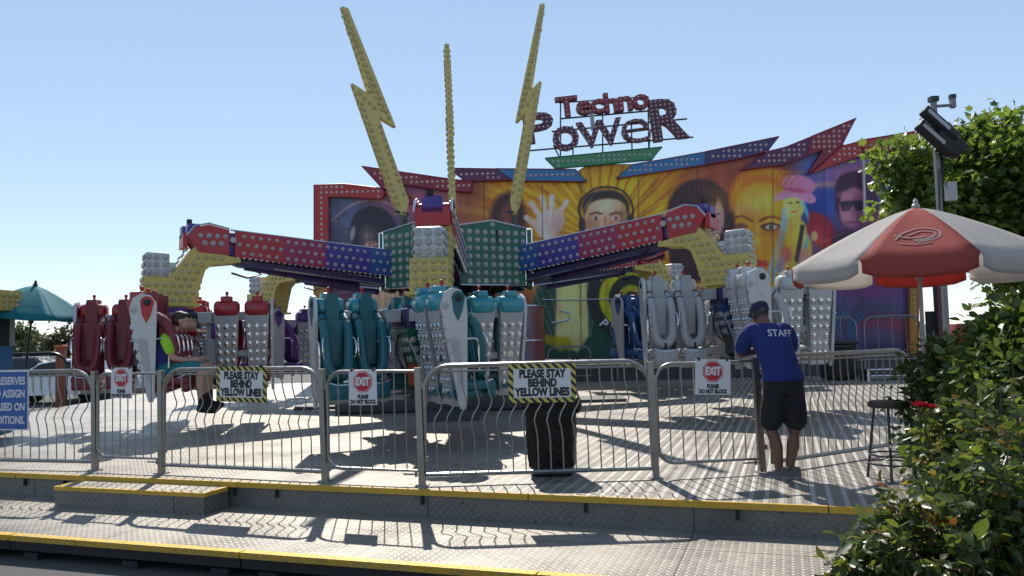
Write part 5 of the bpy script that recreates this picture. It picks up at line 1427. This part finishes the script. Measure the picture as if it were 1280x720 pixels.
# slatted bench before the ride base
q = P2(507, 509); sb = empty('slatted_crate', (q.x, q.y, ZU), R(-6)); tag(sb, 'weathered slatted wooden crate before the ride base behind the middle gate', 'crate')
for k in range(5):
    m_ = MB(); m_.box((0, -.35, .08 + .13 * k), (1.55, .03, .09)); m_.build('slat', rust_brown, sb)
for sx in (-.74, -.25, .25, .74):
    m_ = MB(); m_.box((sx, -.32, .34), (.06, .04, .68)); m_.build('upright', rust_brown, sb)
m_ = MB(); m_.box((0, 0, .66), (1.6, .7, .05)); m_.box((0, .02, .32), (1.45, .6, .6)); m_.build('box', rust_brown, sb, 0)
m_ = MB(); m_.box((-.2, -.372, .50), (.5, .004, .2)); m_.build('notice', sign_white, sb, 0)
# drain-like dark mat by the right gate
# light mast with floodlights
mp_ = on_y(1171, 200, 11.2); lm = empty('light_mast', (mp_.x, 11.2, 0)); tag(lm, 'grey mast with two slanted black floodlights before the tree', 'light mast')
zt_ = on_y(1171, 124, 11.2).z
m_ = MB(); m_.box((0, 0, zt_ / 2), (.062, .062, zt_)); m_.box((0, 0, zt_), (.11, .11, .07), 1); m_.tube([(.04, 0, zt_ - .1), (.27, 0, zt_ - .09)], .022, 8); m_.box((.27, 0, zt_ - .06), (.06, .07, .14)); m_.box((.27, 0, zt_ + .03), (.07, .08, .06), 1)
m_.tube([(.0, -.06, zt_ - 1.0), (-.05, -.07, zt_ - 1.8), (.02, -.05, zt_ - 2.6)], .012, 6, 1)
m_.box((.16, -.02, zt_ - 1.32), (.13, .10, .26), 2)
m_.build('mast', [grey, black, dull_white], lm); SC = Matrix.Scale(.85, 4)
for k, (dx, dz) in enumerate(((-.04, -.36), (-.12, -.56))):
    fl = MB(); Mx = Matrix.Translation((dx, -.14, zt_ + dz)) @ Matrix.Rotation(R(44), 4, 'Y') @ Matrix.Rotation(R(-28), 4, 'X') @ SC
    fl.rbox((0.06, 0, 0), (.72, .16, .17), .03, axis='x', M=Mx); 
    for j in range(9): fl.box((-.22 + j * .07, .10, .0), (.012, .07, .15), M=Mx)
    f_ = fl.build('floodlight', matte_black, lm)
    g_ = MB(); g_.box((-.02, -.083, -.035), (.46, .01, .085), M=Mx); g_.build('lens', dull_white, f_, 0)
m_ = MB(); Mx = Matrix.Translation((.08, -.1, zt_ - .60)) @ Matrix.Rotation(R(44), 4, 'Y') @ SC; m_.rbox((.08, 0, 0), (.5, .2, .3), .05, axis='x', M=Mx); m_.box((.0, .06, -.3), (.1, .08, .5), M=Matrix.Translation((.05, 0, zt_ - .6))); m_.build('bracket', matte_black, lm)
# ticket booth at the left edge
bx = empty('ticket_booth', (-8.52, 12.1, 0)); tag(bx, 'blue ticket booth with yellow bulb lit fascia at the left edge', 'booth')
m_ = MB(); m_.box((-.9, .8, .95), (1.8, 1.6, 1.9)); m_.build('lower_wall', paint('booth blue', (.03, .17, .38), .4), bx, 0)
m_ = MB(); m_.box((-.9, .8, 2.2), (1.76, 1.56, .58)); m_.build('window_band', glass_dark, bx, 0)
m_ = MB()
for x in (-1.78, -.9, -.02): m_.box((x, .0, 2.2), (.07, .06, .6))
for y in (.0, .8, 1.58): m_.box((-.0, y, 2.2), (.06, .07, .6))
m_.box((-.9, -.03, 1.92), (1.9, .14, .05)); m_.box((-.9, -.012, 1.5), (1.5, .02, .05), 0); m_.build('window_frame', dull_white, bx, 0)
m_ = MB(); m_.box((-.86, .68, 2.66), (2.1, 1.72, .33))
for z in (2.57, 2.66, 2.75):
    for i in range(13): m_.bulb((-1.84 + .16 * i, -.2, z), (0, -1, 0), .05, 1)
    for i in range(10): m_.bulb((.19, -.10 + .165 * i, z), (1, 0, 0), .05, 1)
m_.build('fascia', [yellow, bulb_amber], bx)
m_ = MB(); m_.lathe([(.16, 0), (.16, .004), (.02, .005)], seg=16, M=Matrix.Translation((-.06, -.012, 1.62)) @ Matrix.Rotation(R(90), 4, 'X')); m_.build('round_sticker', sign_white, bx)
# rail loop, orange post and bollard
fence_panel(Vector((-12.6, 19.4, .0)), Vector((-11.0, 19.9, .0)), 'black tube barrier behind the blue notice at the left edge', False, False, (.3, .35, 0, 0), 'rail', z0=.3, z1=1.72, nb=8, name='tube_barrier', mat=black, rail=.035)
q = on_z(76, 512, 0.0); q = on_y(76, 470, 21.8); op = empty('orange_post', (q.x, 21.8, 0)); tag(op, 'rusty orange square post left of the dark red seats', 'post')
m_ = MB(); m_.rbox((0, 0, .92), (.2, .2, 1.84), .02); m_.build('shaft', paint('rusty orange paint', (.28, .07, .03), .6, dirt=.6), op); m_ = MB(); m_.rbox((0, 0, 1.87), (.26, .26, .08), .02); m_.build('post_cap', orange, op)
# cars in the car park
def make_car(loc, rz, c, label, L=4.4):
    c_ = empty('parked_car', loc, rz); tag(c_, label, 'car', 'cars parked beyond the ride')
    prof = [(-L / 2, .32), (-L / 2 + .02, .62), (-L / 2 + .12, .80), (-L * .30, .90), (-L * .17, 1.34), (-L * .05, 1.45), (L * .16, 1.43), (L * .30, 1.05), (L * .42, .95), (L / 2 - .04, .78), (L / 2, .5), (L / 2 - .03, .30)]
    m_ = MB(); n = len(prof); vs = []
    for sy in (-1, -.93, .93, 1):
        for x, z in prof:
            w = .86 if z < .95 else .86 - (z - .95) * .38
            vs.append((x * (.985 if abs(sy) == 1 else 1), sy * w * (1 if abs(sy) == 1 else 1.0), z - (.03 if abs(sy) == 1 and z > 1 else 0)))
    fs = [(s_ * n + i, s_ * n + (i + 1) % n, (s_ + 1) * n + (i + 1) % n, (s_ + 1) * n + i) for s_ in range(3) for i in range(n)] + [tuple(range(n))[::-1], tuple(range(3 * n, 4 * n))]
    m_.add(vs, fs); bd_ = m_.build('body', c, c_, 40)
    for sy in (-1, 1):
        m_ = MB()
        side = [(-L * .27, .94), (-L * .155, 1.31), (-L * .05, 1.38), (L * .145, 1.36), (L * .27, 1.0), (L * .26, .94)]
        vs = [(x, sy * (.866 - max(0, z - .95) * .38 + .004), z) for x, z in side]; m_.add(vs, [tuple(range(6)) if sy < 0 else tuple(range(6))[::-1]])
        m_.build('side_glass', glass_dark, c_, 0)
    m_ = MB(); m_.add([(-L * .285, -.78, .95), (-L * .285, .78, .95), (-L * .178, .66, 1.33), (-L * .178, -.66, 1.33)], [(0, 1, 2, 3)], M=Matrix.Translation((-.012, 0, .006))); m_.add([(L * .29, .78, 1.08), (L * .29, -.78, 1.08), (L * .175, -.66, 1.40), (L * .175, .66, 1.40)], [(0, 1, 2, 3)], M=Matrix.Translation((.012, 0, .006))); m_.build('windscreen', glass_dark, c_, 0)
    for sx in (-.31, .30):
        for sy in (-1, 1):
            m_ = MB(); Mw = Matrix.Translation((sx * L, sy * .80, .32)) @ Matrix.Rotation(R(90), 4, 'X'); m_.lathe([(.19, -.1), (.30, -.1), (.325, -.07), (.325, .07), (.30, .1), (.19, .1)], seg=20, M=Mw); w_ = m_.build('wheel', matte_black, c_)
            m_ = MB(); m_.lathe([(.05, -.09), (.19, -.095), (.19, .095), (.05, .09)], seg=16, M=Mw); m_.build('rim', chrome, w_)
    for sy in (-.6, .6):
        m_ = MB(); m_.rbox((L / 2 - .06, sy, .70), (.12, .34, .14), .03); m_.build('headlight', bulb_clear, c_)
        m_ = MB(); m_.rbox((-L / 2 + .07, sy, .72), (.1, .34, .14), .03); m_.build('tail_light', bright_red, c_)
    return c_
car_w = paint('white car paint', (.70, .71, .72), .2, wear=.05, dirt=.05, coat=.6); car_s = paint('silver car paint', (.40, .42, .45), .22, metal=.6, wear=.05, dirt=.05, coat=.6); car_d = paint('dark car paint', (.02, .022, .03), .2, wear=.05, dirt=.05, coat=.6)
q = on_y(88, 500, 27); make_car((q.x, 27, 0), R(12), car_w, 'white car parked beyond the left gate, left of the orange post')
q = on_y(170, 500, 29); make_car((q.x, 29, 0), R(8), car_s, 'silver car parked behind the dark red seats')
q = on_y(40, 480, 36); make_car((q.x, 36, 0), R(-10), car_d, 'dark car parked further back behind the blue notice')
q = on_y(228, 500, 33); make_car((q.x, 33, 0), R(10), car_w, 'white car parked far back behind the riders')
# street lamp
q = on_y(40, 440, 62); sl_ = empty('street_lamp', (q.x, 62, 0)); tag(sl_, 'black globe topped street lamp in the car park at far left', 'street lamp')
m_ = MB(); m_.tube([(0, 0, 0), (0, 0, .6), (0, 0, 2.6)], [.16, .09, .07], 8); m_.build('column', black, sl_); m_ = MB(); m_.sphere((0, 0, 2.85), (.26, .26, .3), 12, 8); m_.lathe([(.12, 2.55), (.16, 2.62)], seg=10); m_.build('globe', dull_white, sl_)
# odds at the right end of the backdrop
q = on_y(1177, 420, 24.5); o_ = empty('end_column', (q.x, 24.5, 0)); tag(o_, 'brown column at the right end of the backdrop under the parasol', 'column')
m_ = MB(); m_.rbox((0, 0, 1.6), (.26, .26, 3.2), .02); m_.box((-.28, .05, 1.8), (.28, .1, .9), 1); m_.build('shaft', [paint('brown column paint', (.13, .05, .05), .6), matte_black], o_, 0)
m_ = MB(); m_.box((-.26, -.1, .9), (.24, .12, .9))
for z in np.arange(.55, 1.3, .17):
    for x in (-.33, -.2): m_.bulb((x, -.16, z), (0, -1, 0), .05, 1)
m_.build('lamp_strip', [purple, bulb_clear], o_)
q = on_y(1201, 410, 26); o_ = empty('red_cart', (q.x, 26, 0)); tag(o_, 'small red cart with yellow base seen past the bushes below the parasol', 'cart')
m_ = MB(); m_.rbox((0, 0, 1.55), (.52, .5, .6), .04); m_.build('box', paint('cart red', (.35, .05, .04), .5), o_); m_ = MB(); m_.rbox((-.2, 0, 1.1), (1.1, .7, .3), .03); m_.box((-.2, 0, .5), (.9, .6, .9), 1); m_.build('counter', [yellow, dark_grey], o_)
q = on_y(1165, 441, 8.4); o_ = empty('utility_box', (q.x, 8.4, ZU)); tag(o_, 'small white electrical box on a stake below the parasol', 'box')
m_ = MB(); m_.rbox((0, 0, q.z - ZU), (.15, .1, .25), .012); m_.build('case', dull_white, o_); m_ = MB(); m_.tube([(0, .03, 0), (0, .03, q.z - ZU - .1)], .02, 8); m_.build('stake', grey, o_)
m_ = MB(); m_.box((0, -.053, q.z - ZU + .03), (.012, .006, .06)); m_.box((0, -.053, q.z - ZU - .05), (.02, .006, .02)); m_.build('latch', black, o_, 0)
# ------------------------------------------------------------------ foliage
def leaf_mat(name, rough=.38, tr=.4, spec=.5):
    t = NT(name); at = t.n('ShaderNodeVertexColor', layer_name='leaf_tint'); co = t.coord()
    base = t.mix(t.maprange(t.noise(40, 3, co), .35, .7, 0, .35), at.outputs[0], (.02, .035, .008, 1))
    t.set(t.b.inputs['Base Color'], base); t.b.inputs['Roughness'].default_value = rough; t.b.inputs['Specular IOR Level'].default_value = spec
    tl = t.n('ShaderNodeBsdfTranslucent'); br = t.n('ShaderNodeMix', data_type='RGBA', blend_type='MULTIPLY'); br.inputs[0].default_value = 1
    t.set(br.inputs[6], base); br.inputs[7].default_value = (1.9, 1.9, 1.0, 1); t.set(tl.inputs[0], br.outputs[2])
    mx = t.n('ShaderNodeMixShader'); mx.inputs[0].default_value = tr
    t.t.links.new(t.b.outputs[0], mx.inputs[1]); t.t.links.new(tl.outputs[0], mx.inputs[2]); t.t.links.new(mx.outputs[0], t.t.nodes['Material Output'].inputs[0])
    return t.m
tree_leaf = leaf_mat('tree leaves', .42, .55); rose_leaf = leaf_mat('rose leaves', .36, .42, .5); shrub_leaf = leaf_mat('dark shrub leaves', .4, .3); dry_leaf = leaf_mat('hedge leaves', .6, .2)
bark = paint('bark', (.09, .065, .045), .85, wear=.5, scale=8); cane = paint('green brown cane', (.06, .07, .025), .6, wear=.4, scale=10)
# leaf blade outlines (u along, v across, w lift)
ROSE = [(0, 0, 0), (.22, .22, .05), (.55, .30, .06), (.82, .17, .0), (1.05, 0, -.10), (.82, -.17, .0), (.55, -.30, .06), (.22, -.22, .05), (.3, 0, -.015), (.62, 0, -.03)]
ROSE_F = [(0, 8, 1), (1, 8, 9, 2), (2, 9, 3), (3, 9, 4), (0, 7, 8), (7, 6, 9, 8), (6, 5, 9), (5, 4, 9)]
MAPLE = [(0, 0, 0), (.18, .42, .05), (.42, .28, .02), (.62, .50, .0), (.72, .2, .0), (1.0, 0, -.1), (.72, -.2, .0), (.62, -.50, .0), (.42, -.28, .02), (.18, -.42, .05), (.45, 0, -.05)]
MAPLE_F = [(0, 10, 1), (1, 10, 2), (2, 10, 3), (3, 10, 4), (4, 10, 5), (0, 9, 10), (9, 8, 10), (8, 7, 10), (7, 6, 10), (6, 5, 10)]
KITE = [(0, 0, 0), (.45, .27, .04), (1, 0, -.06), (.45, -.27, .04)]
KITE_F = [(0, 2, 1), (0, 3, 2)]
def leaves(name, pos, dirs, sizes, cols_, mat, parent, shape, faces_, seed=1, up=.6):
    r_ = np.random.default_rng(seed); n = len(pos)
    d = dirs / np.maximum(np.linalg.norm(dirs, axis=1, keepdims=True), 1e-6)
    nrm = r_.normal(0, .55, (n, 3)) + np.array([0, 0, up]); nrm -= d * (nrm * d).sum(1, keepdims=True); nrm /= np.maximum(np.linalg.norm(nrm, axis=1, keepdims=True), 1e-6)
    sd = np.cross(d, nrm)
    sh = np.array(shape); k = len(sh)
    curl = r_.uniform(.4, 2.2, (n, 1, 1)); wid = r_.uniform(.8, 1.15, (n, 1, 1))
    V = pos[:, None, :] + sizes[:, None, None] * (sh[None, :, 0:1] * d[:, None, :] + sh[None, :, 1:2] * wid * sd[:, None, :] + (sh[None, :, 2:3] * curl) * nrm[:, None, :])
    base = (np.arange(n) * k)[:, None]
    me = bpy.data.meshes.new(name); fl = []
    for f in faces_: fl.append(base + np.array(f)[None, :])
    allf = []
    for a in fl: allf += a.tolist()
    me.from_pydata(V.reshape(-1, 3).tolist(), [], allf)
    ca = me.color_attributes.new('leaf_tint', 'FLOAT_COLOR', 'POINT')
    ca.data.foreach_set('color', np.repeat(np.concatenate([cols_, np.ones((n, 1))], 1), k, axis=0).astype(np.float32).ravel())
    me.polygons.foreach_set('use_smooth', [True] * len(me.polygons))
    me.materials.append(mat); me.update()
    return link(bpy.data.objects.new(name, me), parent)
def branch(m_, p, q, r0, r1, seed, n=6, wob=.08, seg=7):
    r_ = random.Random(seed); p, q = Vector(p), Vector(q); L = (q - p).length
    pts = [p.lerp(q, i / n) + (Vector((r_.uniform(-1, 1), r_.uniform(-1, 1), r_.uniform(-1, 1))) * wob * L * (math.sin(math.pi * i / n))) for i in range(n + 1)]
    m_.tube(pts, [r0 + (r1 - r0) * i / n for i in range(n + 1)], seg); return pts
def crown_tree(name, base, blobs, trunk_r, nclump, per, leaf, size, mat, shape, faces_, tint0, tint1, label, seed, cat='tree', group=None, zsplit=None, spread=.28):
    r_ = random.Random(seed); g_ = np.random.default_rng(seed)
    t_ = empty(name, base); tag(t_, label, cat, group); B = Vector(base)
    m_ = MB(); top = Vector((0, 0, 0)); cs = [Vector(b_[0]) - B for b_ in blobs]
    hub = Vector((sum(c.x for c in cs) / len(cs) * .3, sum(c.y for c in cs) / len(cs) * .3, max(.2, min(c.z for c in cs) * (.95 if cat == 'tree' else .6))))
    branch(m_, (0, 0, -.1), hub, trunk_r, trunk_r * .75, seed, 6, .03, 10)
    for i, c in enumerate(cs): branch(m_, hub, c, trunk_r * .55, trunk_r * .14, seed + i, 7, .07)
    P = []; D = []; tot = sum(b_[1][0] * b_[1][2] for b_ in blobs)
    for (c, rad), cc in zip(blobs, cs):
        nc = max(2, int(nclump * rad[0] * rad[2] / tot))
        for j in range(nc):
            while True:
                v = Vector((r_.uniform(-1, 1), r_.uniform(-1, 1), r_.uniform(-1, 1)))
                if .01 < v.length < 1: break
            v = v.normalized() * (v.length ** .45) * r_.uniform(.82, 1.12)
            e = cc + Vector((v.x * rad[0], v.y * rad[1], v.z * rad[2]))
            if j % 3 == 0: branch(m_, cc.lerp(e, .15), e, trunk_r * .13, trunk_r * .035, seed + j, 4, .08, 5)
            k_ = int(per * r_.uniform(.5, 1.4)); sp_ = spread * r_.uniform(.6, 1.3)
            off = g_.normal(0, sp_ * .5, (k_, 3)); off[:, 2] *= .7
            P.append(np.array(e)[None, :] + off); o_ = off / np.maximum(np.linalg.norm(off, axis=1, keepdims=True), 1e-3)
            D.append(o_ * .8 + np.array(v)[None, :] * .5 + g_.normal(0, .5, (k_, 3)) + np.array([0, 0, -.25]))
    m_.build('trunk', bark if cat == 'tree' else cane, t_)
    P = np.concatenate(P); D = np.concatenate(D); n = len(P)
    if zsplit is not None: 
        keep = P[:, 2] > zsplit; P, D = P[keep], D[keep]; n = len(P)
    w = g_.beta(1.6, 2.2, (n, 1)); colr = np.array(tint0) * (1 - w) + np.array(tint1) * w
    leaves('crown' if cat == 'tree' else 'foliage', P, D, size * g_.uniform(.6, 1.25, n), colr, mat, t_, shape, faces_, seed)
    return t_
def blob(px, py, y, rpx, fz=1.0, fy=1.0):
    c = on_y(px, py, y); r_ = rpx * y / F; return (tuple(c), (r_, r_ * fy, r_ * fz))
# the broad tree on the right
tb_ = on_y(1330, 500, 14.5)
crown_tree('broadleaf_tree', (tb_.x, 14.5, 0), [blob(1240, 225, 14.3, 58), blob(1290, 212, 14.8, 60), blob(1200, 265, 14.0, 42), blob(1135, 205, 13.6, 34, .9), blob(1155, 250, 13.7, 30), blob(1125, 262, 13.6, 14), blob(1255, 275, 14.2, 60), blob(1320, 290, 14.5, 66), blob(1250, 182, 14.8, 34), blob(1185, 205, 14.8, 36), blob(1212, 180, 14.8, 24), blob(1300, 350, 14.2, 50), blob(1116, 205, 13.6, 16)], .16, 760, 23, None, .15, tree_leaf, MAPLE, MAPLE_F, (.06, .10, .022), (.20, .25, .07), 'broad leafy tree with pale green sunlit leaves behind the parasol', 11, spread=.36)
# dark shrubs behind the roses
def shrub(label, px, blobs, y, seed, n, size=.075, tint=((.026, .05, .014), (.10, .14, .035)), per=22, spread=.2):
    b_ = on_y(px, 500, y)
    return crown_tree('leafy_shrub', (b_.x, y, 0), blobs, .035, n, per, None, size, shrub_leaf, ROSE, ROSE_F, tint[0], tint[1], label, seed, 'shrub', 'shrubs on the right', spread=spread)
shrub('dark leafy shrub at the end of the fence under the parasol', 1185, [blob(1180, 462, 7.6, 36), blob(1210, 490, 7.4, 44), blob(1165, 505, 7.5, 26), blob(1230, 520, 7.2, 46), blob(1180, 560, 7.2, 36)], 7.5, 21, 260)
shrub('tall sunlit shrub against the right edge above the roses', 1265, [blob(1262, 428, 6.6, 32), blob(1290, 440, 6.4, 44), blob(1240, 455, 6.6, 26), blob(1278, 405, 6.8, 22), blob(1270, 480, 6.2, 44), blob(1225, 480, 6.5, 24)], 6.5, 22, 330, .085, ((.045, .08, .018), (.17, .22, .05)))
# rose bushes in the foreground: canes with five-leaflet sprays
def rose_bush(label, px, y, spots_, seed, ncane, blooms=()):
    b_ = on_y(px, 640, y); t_ = empty('rose_bush', (b_.x, y, 0)); tag(t_, label, 'rose bush', 'rose bushes in the foreground'); B = Vector((b_.x, y, 0))
    r_ = random.Random(seed); g_ = np.random.default_rng(seed); m_ = MB(); P = []; D = []; S = []; C = []
    wts = [s_[3] ** 2 for s_ in spots_]
    for i in range(ncane):
        s_ = r_.choices(spots_, wts)[0]; c = on_y(s_[0], s_[1], s_[2]); rr = s_[3] * s_[2] / F
        while True:
            v = Vector((r_.uniform(-1, 1), r_.uniform(-1, 1), r_.uniform(-1, 1)))
            if v.length < 1: break
        tip = c + v * rr - B
        root = tip.lerp(Vector((r_.uniform(-.25, .25), r_.uniform(-.2, .2), 0)), .55 if i % 4 else 1.0)
        if tip.z < .1: tip.z = .1 + r_.uniform(0, .1)
        pts = branch(m_, root, tip, .0045 if i % 4 else .008, .0022, seed * 100 + i, 6, .06, 5)
        young = r_.random() < .17
        for k in range(7):
            f = .35 + .65 * k / 6; j = min(5, int(f * 6)); p = pts[j].lerp(pts[j + 1], f * 6 - j)
            od = Vector((r_.uniform(-1, 1), r_.uniform(-1, .6), r_.uniform(-.5, .6))).normalized(); q = p + od * r_.uniform(.055, .095)
            m_.tube([p, q], .0013, 4)
            sc = r_.choice((.6, .8, 1, 1, 1.2)) * r_.uniform(.042, .062) * (1.0 if not young else .75)
            side = od.cross(Vector((0, 0, 1))).normalized()
            for (a, b2) in ((1.0, 0), (.62, .8), (.62, -.8), (.25, .7), (.25, -.7)):
                P.append(p.lerp(q, a)); D.append(od * (1 - abs(b2) * .45) + side * b2 + Vector((r_.gauss(0, .2), r_.gauss(0, .2), r_.gauss(-.15, .25)))); S.append(sc * (1.15 if b2 == 0 else .95))
                w = r_.random() ** 1.6
                base = Vector((.04, .066, .020)).lerp(Vector((.17, .20, .05)), w)
                if young: base = Vector((.16, .05, .025)).lerp(Vector((.09, .10, .02)), r_.random())
                elif r_.random() < .04: base = Vector((.24, .17, .03))
                C.append(base)
    m_.build('canes', cane, t_)
    leaves('foliage', np.array([p[:] for p in P]), np.array([d[:] for d in D]), np.array(S), np.array([c[:] for c in C]), rose_leaf, t_, ROSE, ROSE_F, seed)
    for (bx_, by_, bz_, br) in blooms:
        c = on_y(bx_, by_, bz_) - B; m_ = MB()
        for lay, (nn, rad, tl) in enumerate(((5, 1.0, 25), (5, .75, 48), (4, .5, 68), (3, .3, 82))):
            for k in range(nn):
                a = 2 * math.pi * k / nn + lay * .6; Mx = Matrix.Translation(c) @ Matrix.Rotation(a, 4, 'Z') @ Matrix.Rotation(R(-tl), 4, 'Y')
                vs = [(0, 0, 0)] + [(br * rad * u_, br * rad * v_, br * .22 * (u_ * u_ - .3)) for u_, v_ in ((.4, -.42), (.8, -.55), (1.05, -.25), (1.1, .0), (1.05, .25), (.8, .55), (.4, .42))] + [(br * rad * .6, 0, -br * .08)]
                m_.add(vs, [(0, i, i + 1, ) for i in ()] + [(8, i, i + 1) for i in range(0, 7)] + [(8, 7, 0)], M=Mx)
        m_.tube([c, c + Vector((.01, .02, -.12))], .004, 5, 1)
        m_.build('bloom', [petal, cane], t_)
    return t_
petal = cloth('red rose petals', (.30, .012, .02), .3)
rose_bush('rose bush with a red bloom against the bar stool', 1215, 3.9, [(1215, 560, 3.9, 55), (1175, 530, 4.0, 34), (1250, 500, 3.9, 52), (1200, 610, 3.7, 60), (1160, 590, 3.9, 30), (1270, 560, 3.7, 60)], 31, 150, ((1149, 509, 4.0, .042), (1163, 511, 3.98, .036), (1231, 497, 3.9, .022)))
rose_bush('large glossy rose bush filling the lower right corner', 1225, 2.9, [(1230, 650, 2.9, 75), (1150, 660, 2.9, 50), (1270, 600, 2.9, 60), (1190, 600, 3.1, 40), (1280, 690, 2.8, 60), (1200, 710, 2.8, 60), (1130, 640, 3.0, 24), (1265, 520, 3.2, 40)], 32, 190)
rose_bush('low rose spray reaching over the end of the lower platform', 1120, 2.75, [(1100, 690, 2.75, 42), (1060, 708, 2.75, 26), (1120, 630, 2.9, 26), (1095, 650, 2.85, 18), (1150, 700, 2.7, 40)], 33, 60)
# planting bed
m_ = MB(); bx_ = [(1.6, 1.2), (9, 1.2), (9, 12), (5.2, 9.2), (3.6, 5.0), (1.9, 3.9)]
m_.add([(x, y, .05) for x, y in bx_] + [(x, y, -.02) for x, y in bx_], [tuple(range(6))] + [(i + 6, (i + 1) % 6 + 6, (i + 1) % 6, i) for i in range(6)])
o = m_.build('planting_bed', paint('dark soil', (.045, .032, .022), .95, wear=.5, scale=9), None, 0); tag(o, kind='structure')
# trees far off on the left
def far_tree(px, py, y, rpx, label, seed, tint):
    b_ = on_y(px, 480, y); crown_tree('small_tree', (b_.x, y, 0), [blob(px, py, y, rpx), blob(px - rpx * .6, py + rpx * .4, y, rpx * .7), blob(px + rpx * .7, py + rpx * .5, y, rpx * .7)], .15, 70, 26, None, .4, dry_leaf, KITE, KITE_F, tint[0], tint[1], label, seed, 'tree', 'trees beyond the car park', spread=1.0)
far_tree(84, 430, 55, 13, 'brownish tree beyond the car park beside the orange post', 41, ((.05, .04, .025), (.10, .08, .04)))
far_tree(24, 424, 58, 13, 'pale green tree beyond the car park behind the ticket booth', 42, ((.06, .08, .03), (.16, .18, .08)))
far_tree(34, 452, 48, 9, 'dark bush beyond the car park below the street lamp', 43, ((.02, .03, .015), (.05, .06, .02)))
far_tree(205, 442, 60, 12, 'dull green tree beyond the car park behind the riders', 44, ((.04, .05, .025), (.09, .10, .04)))
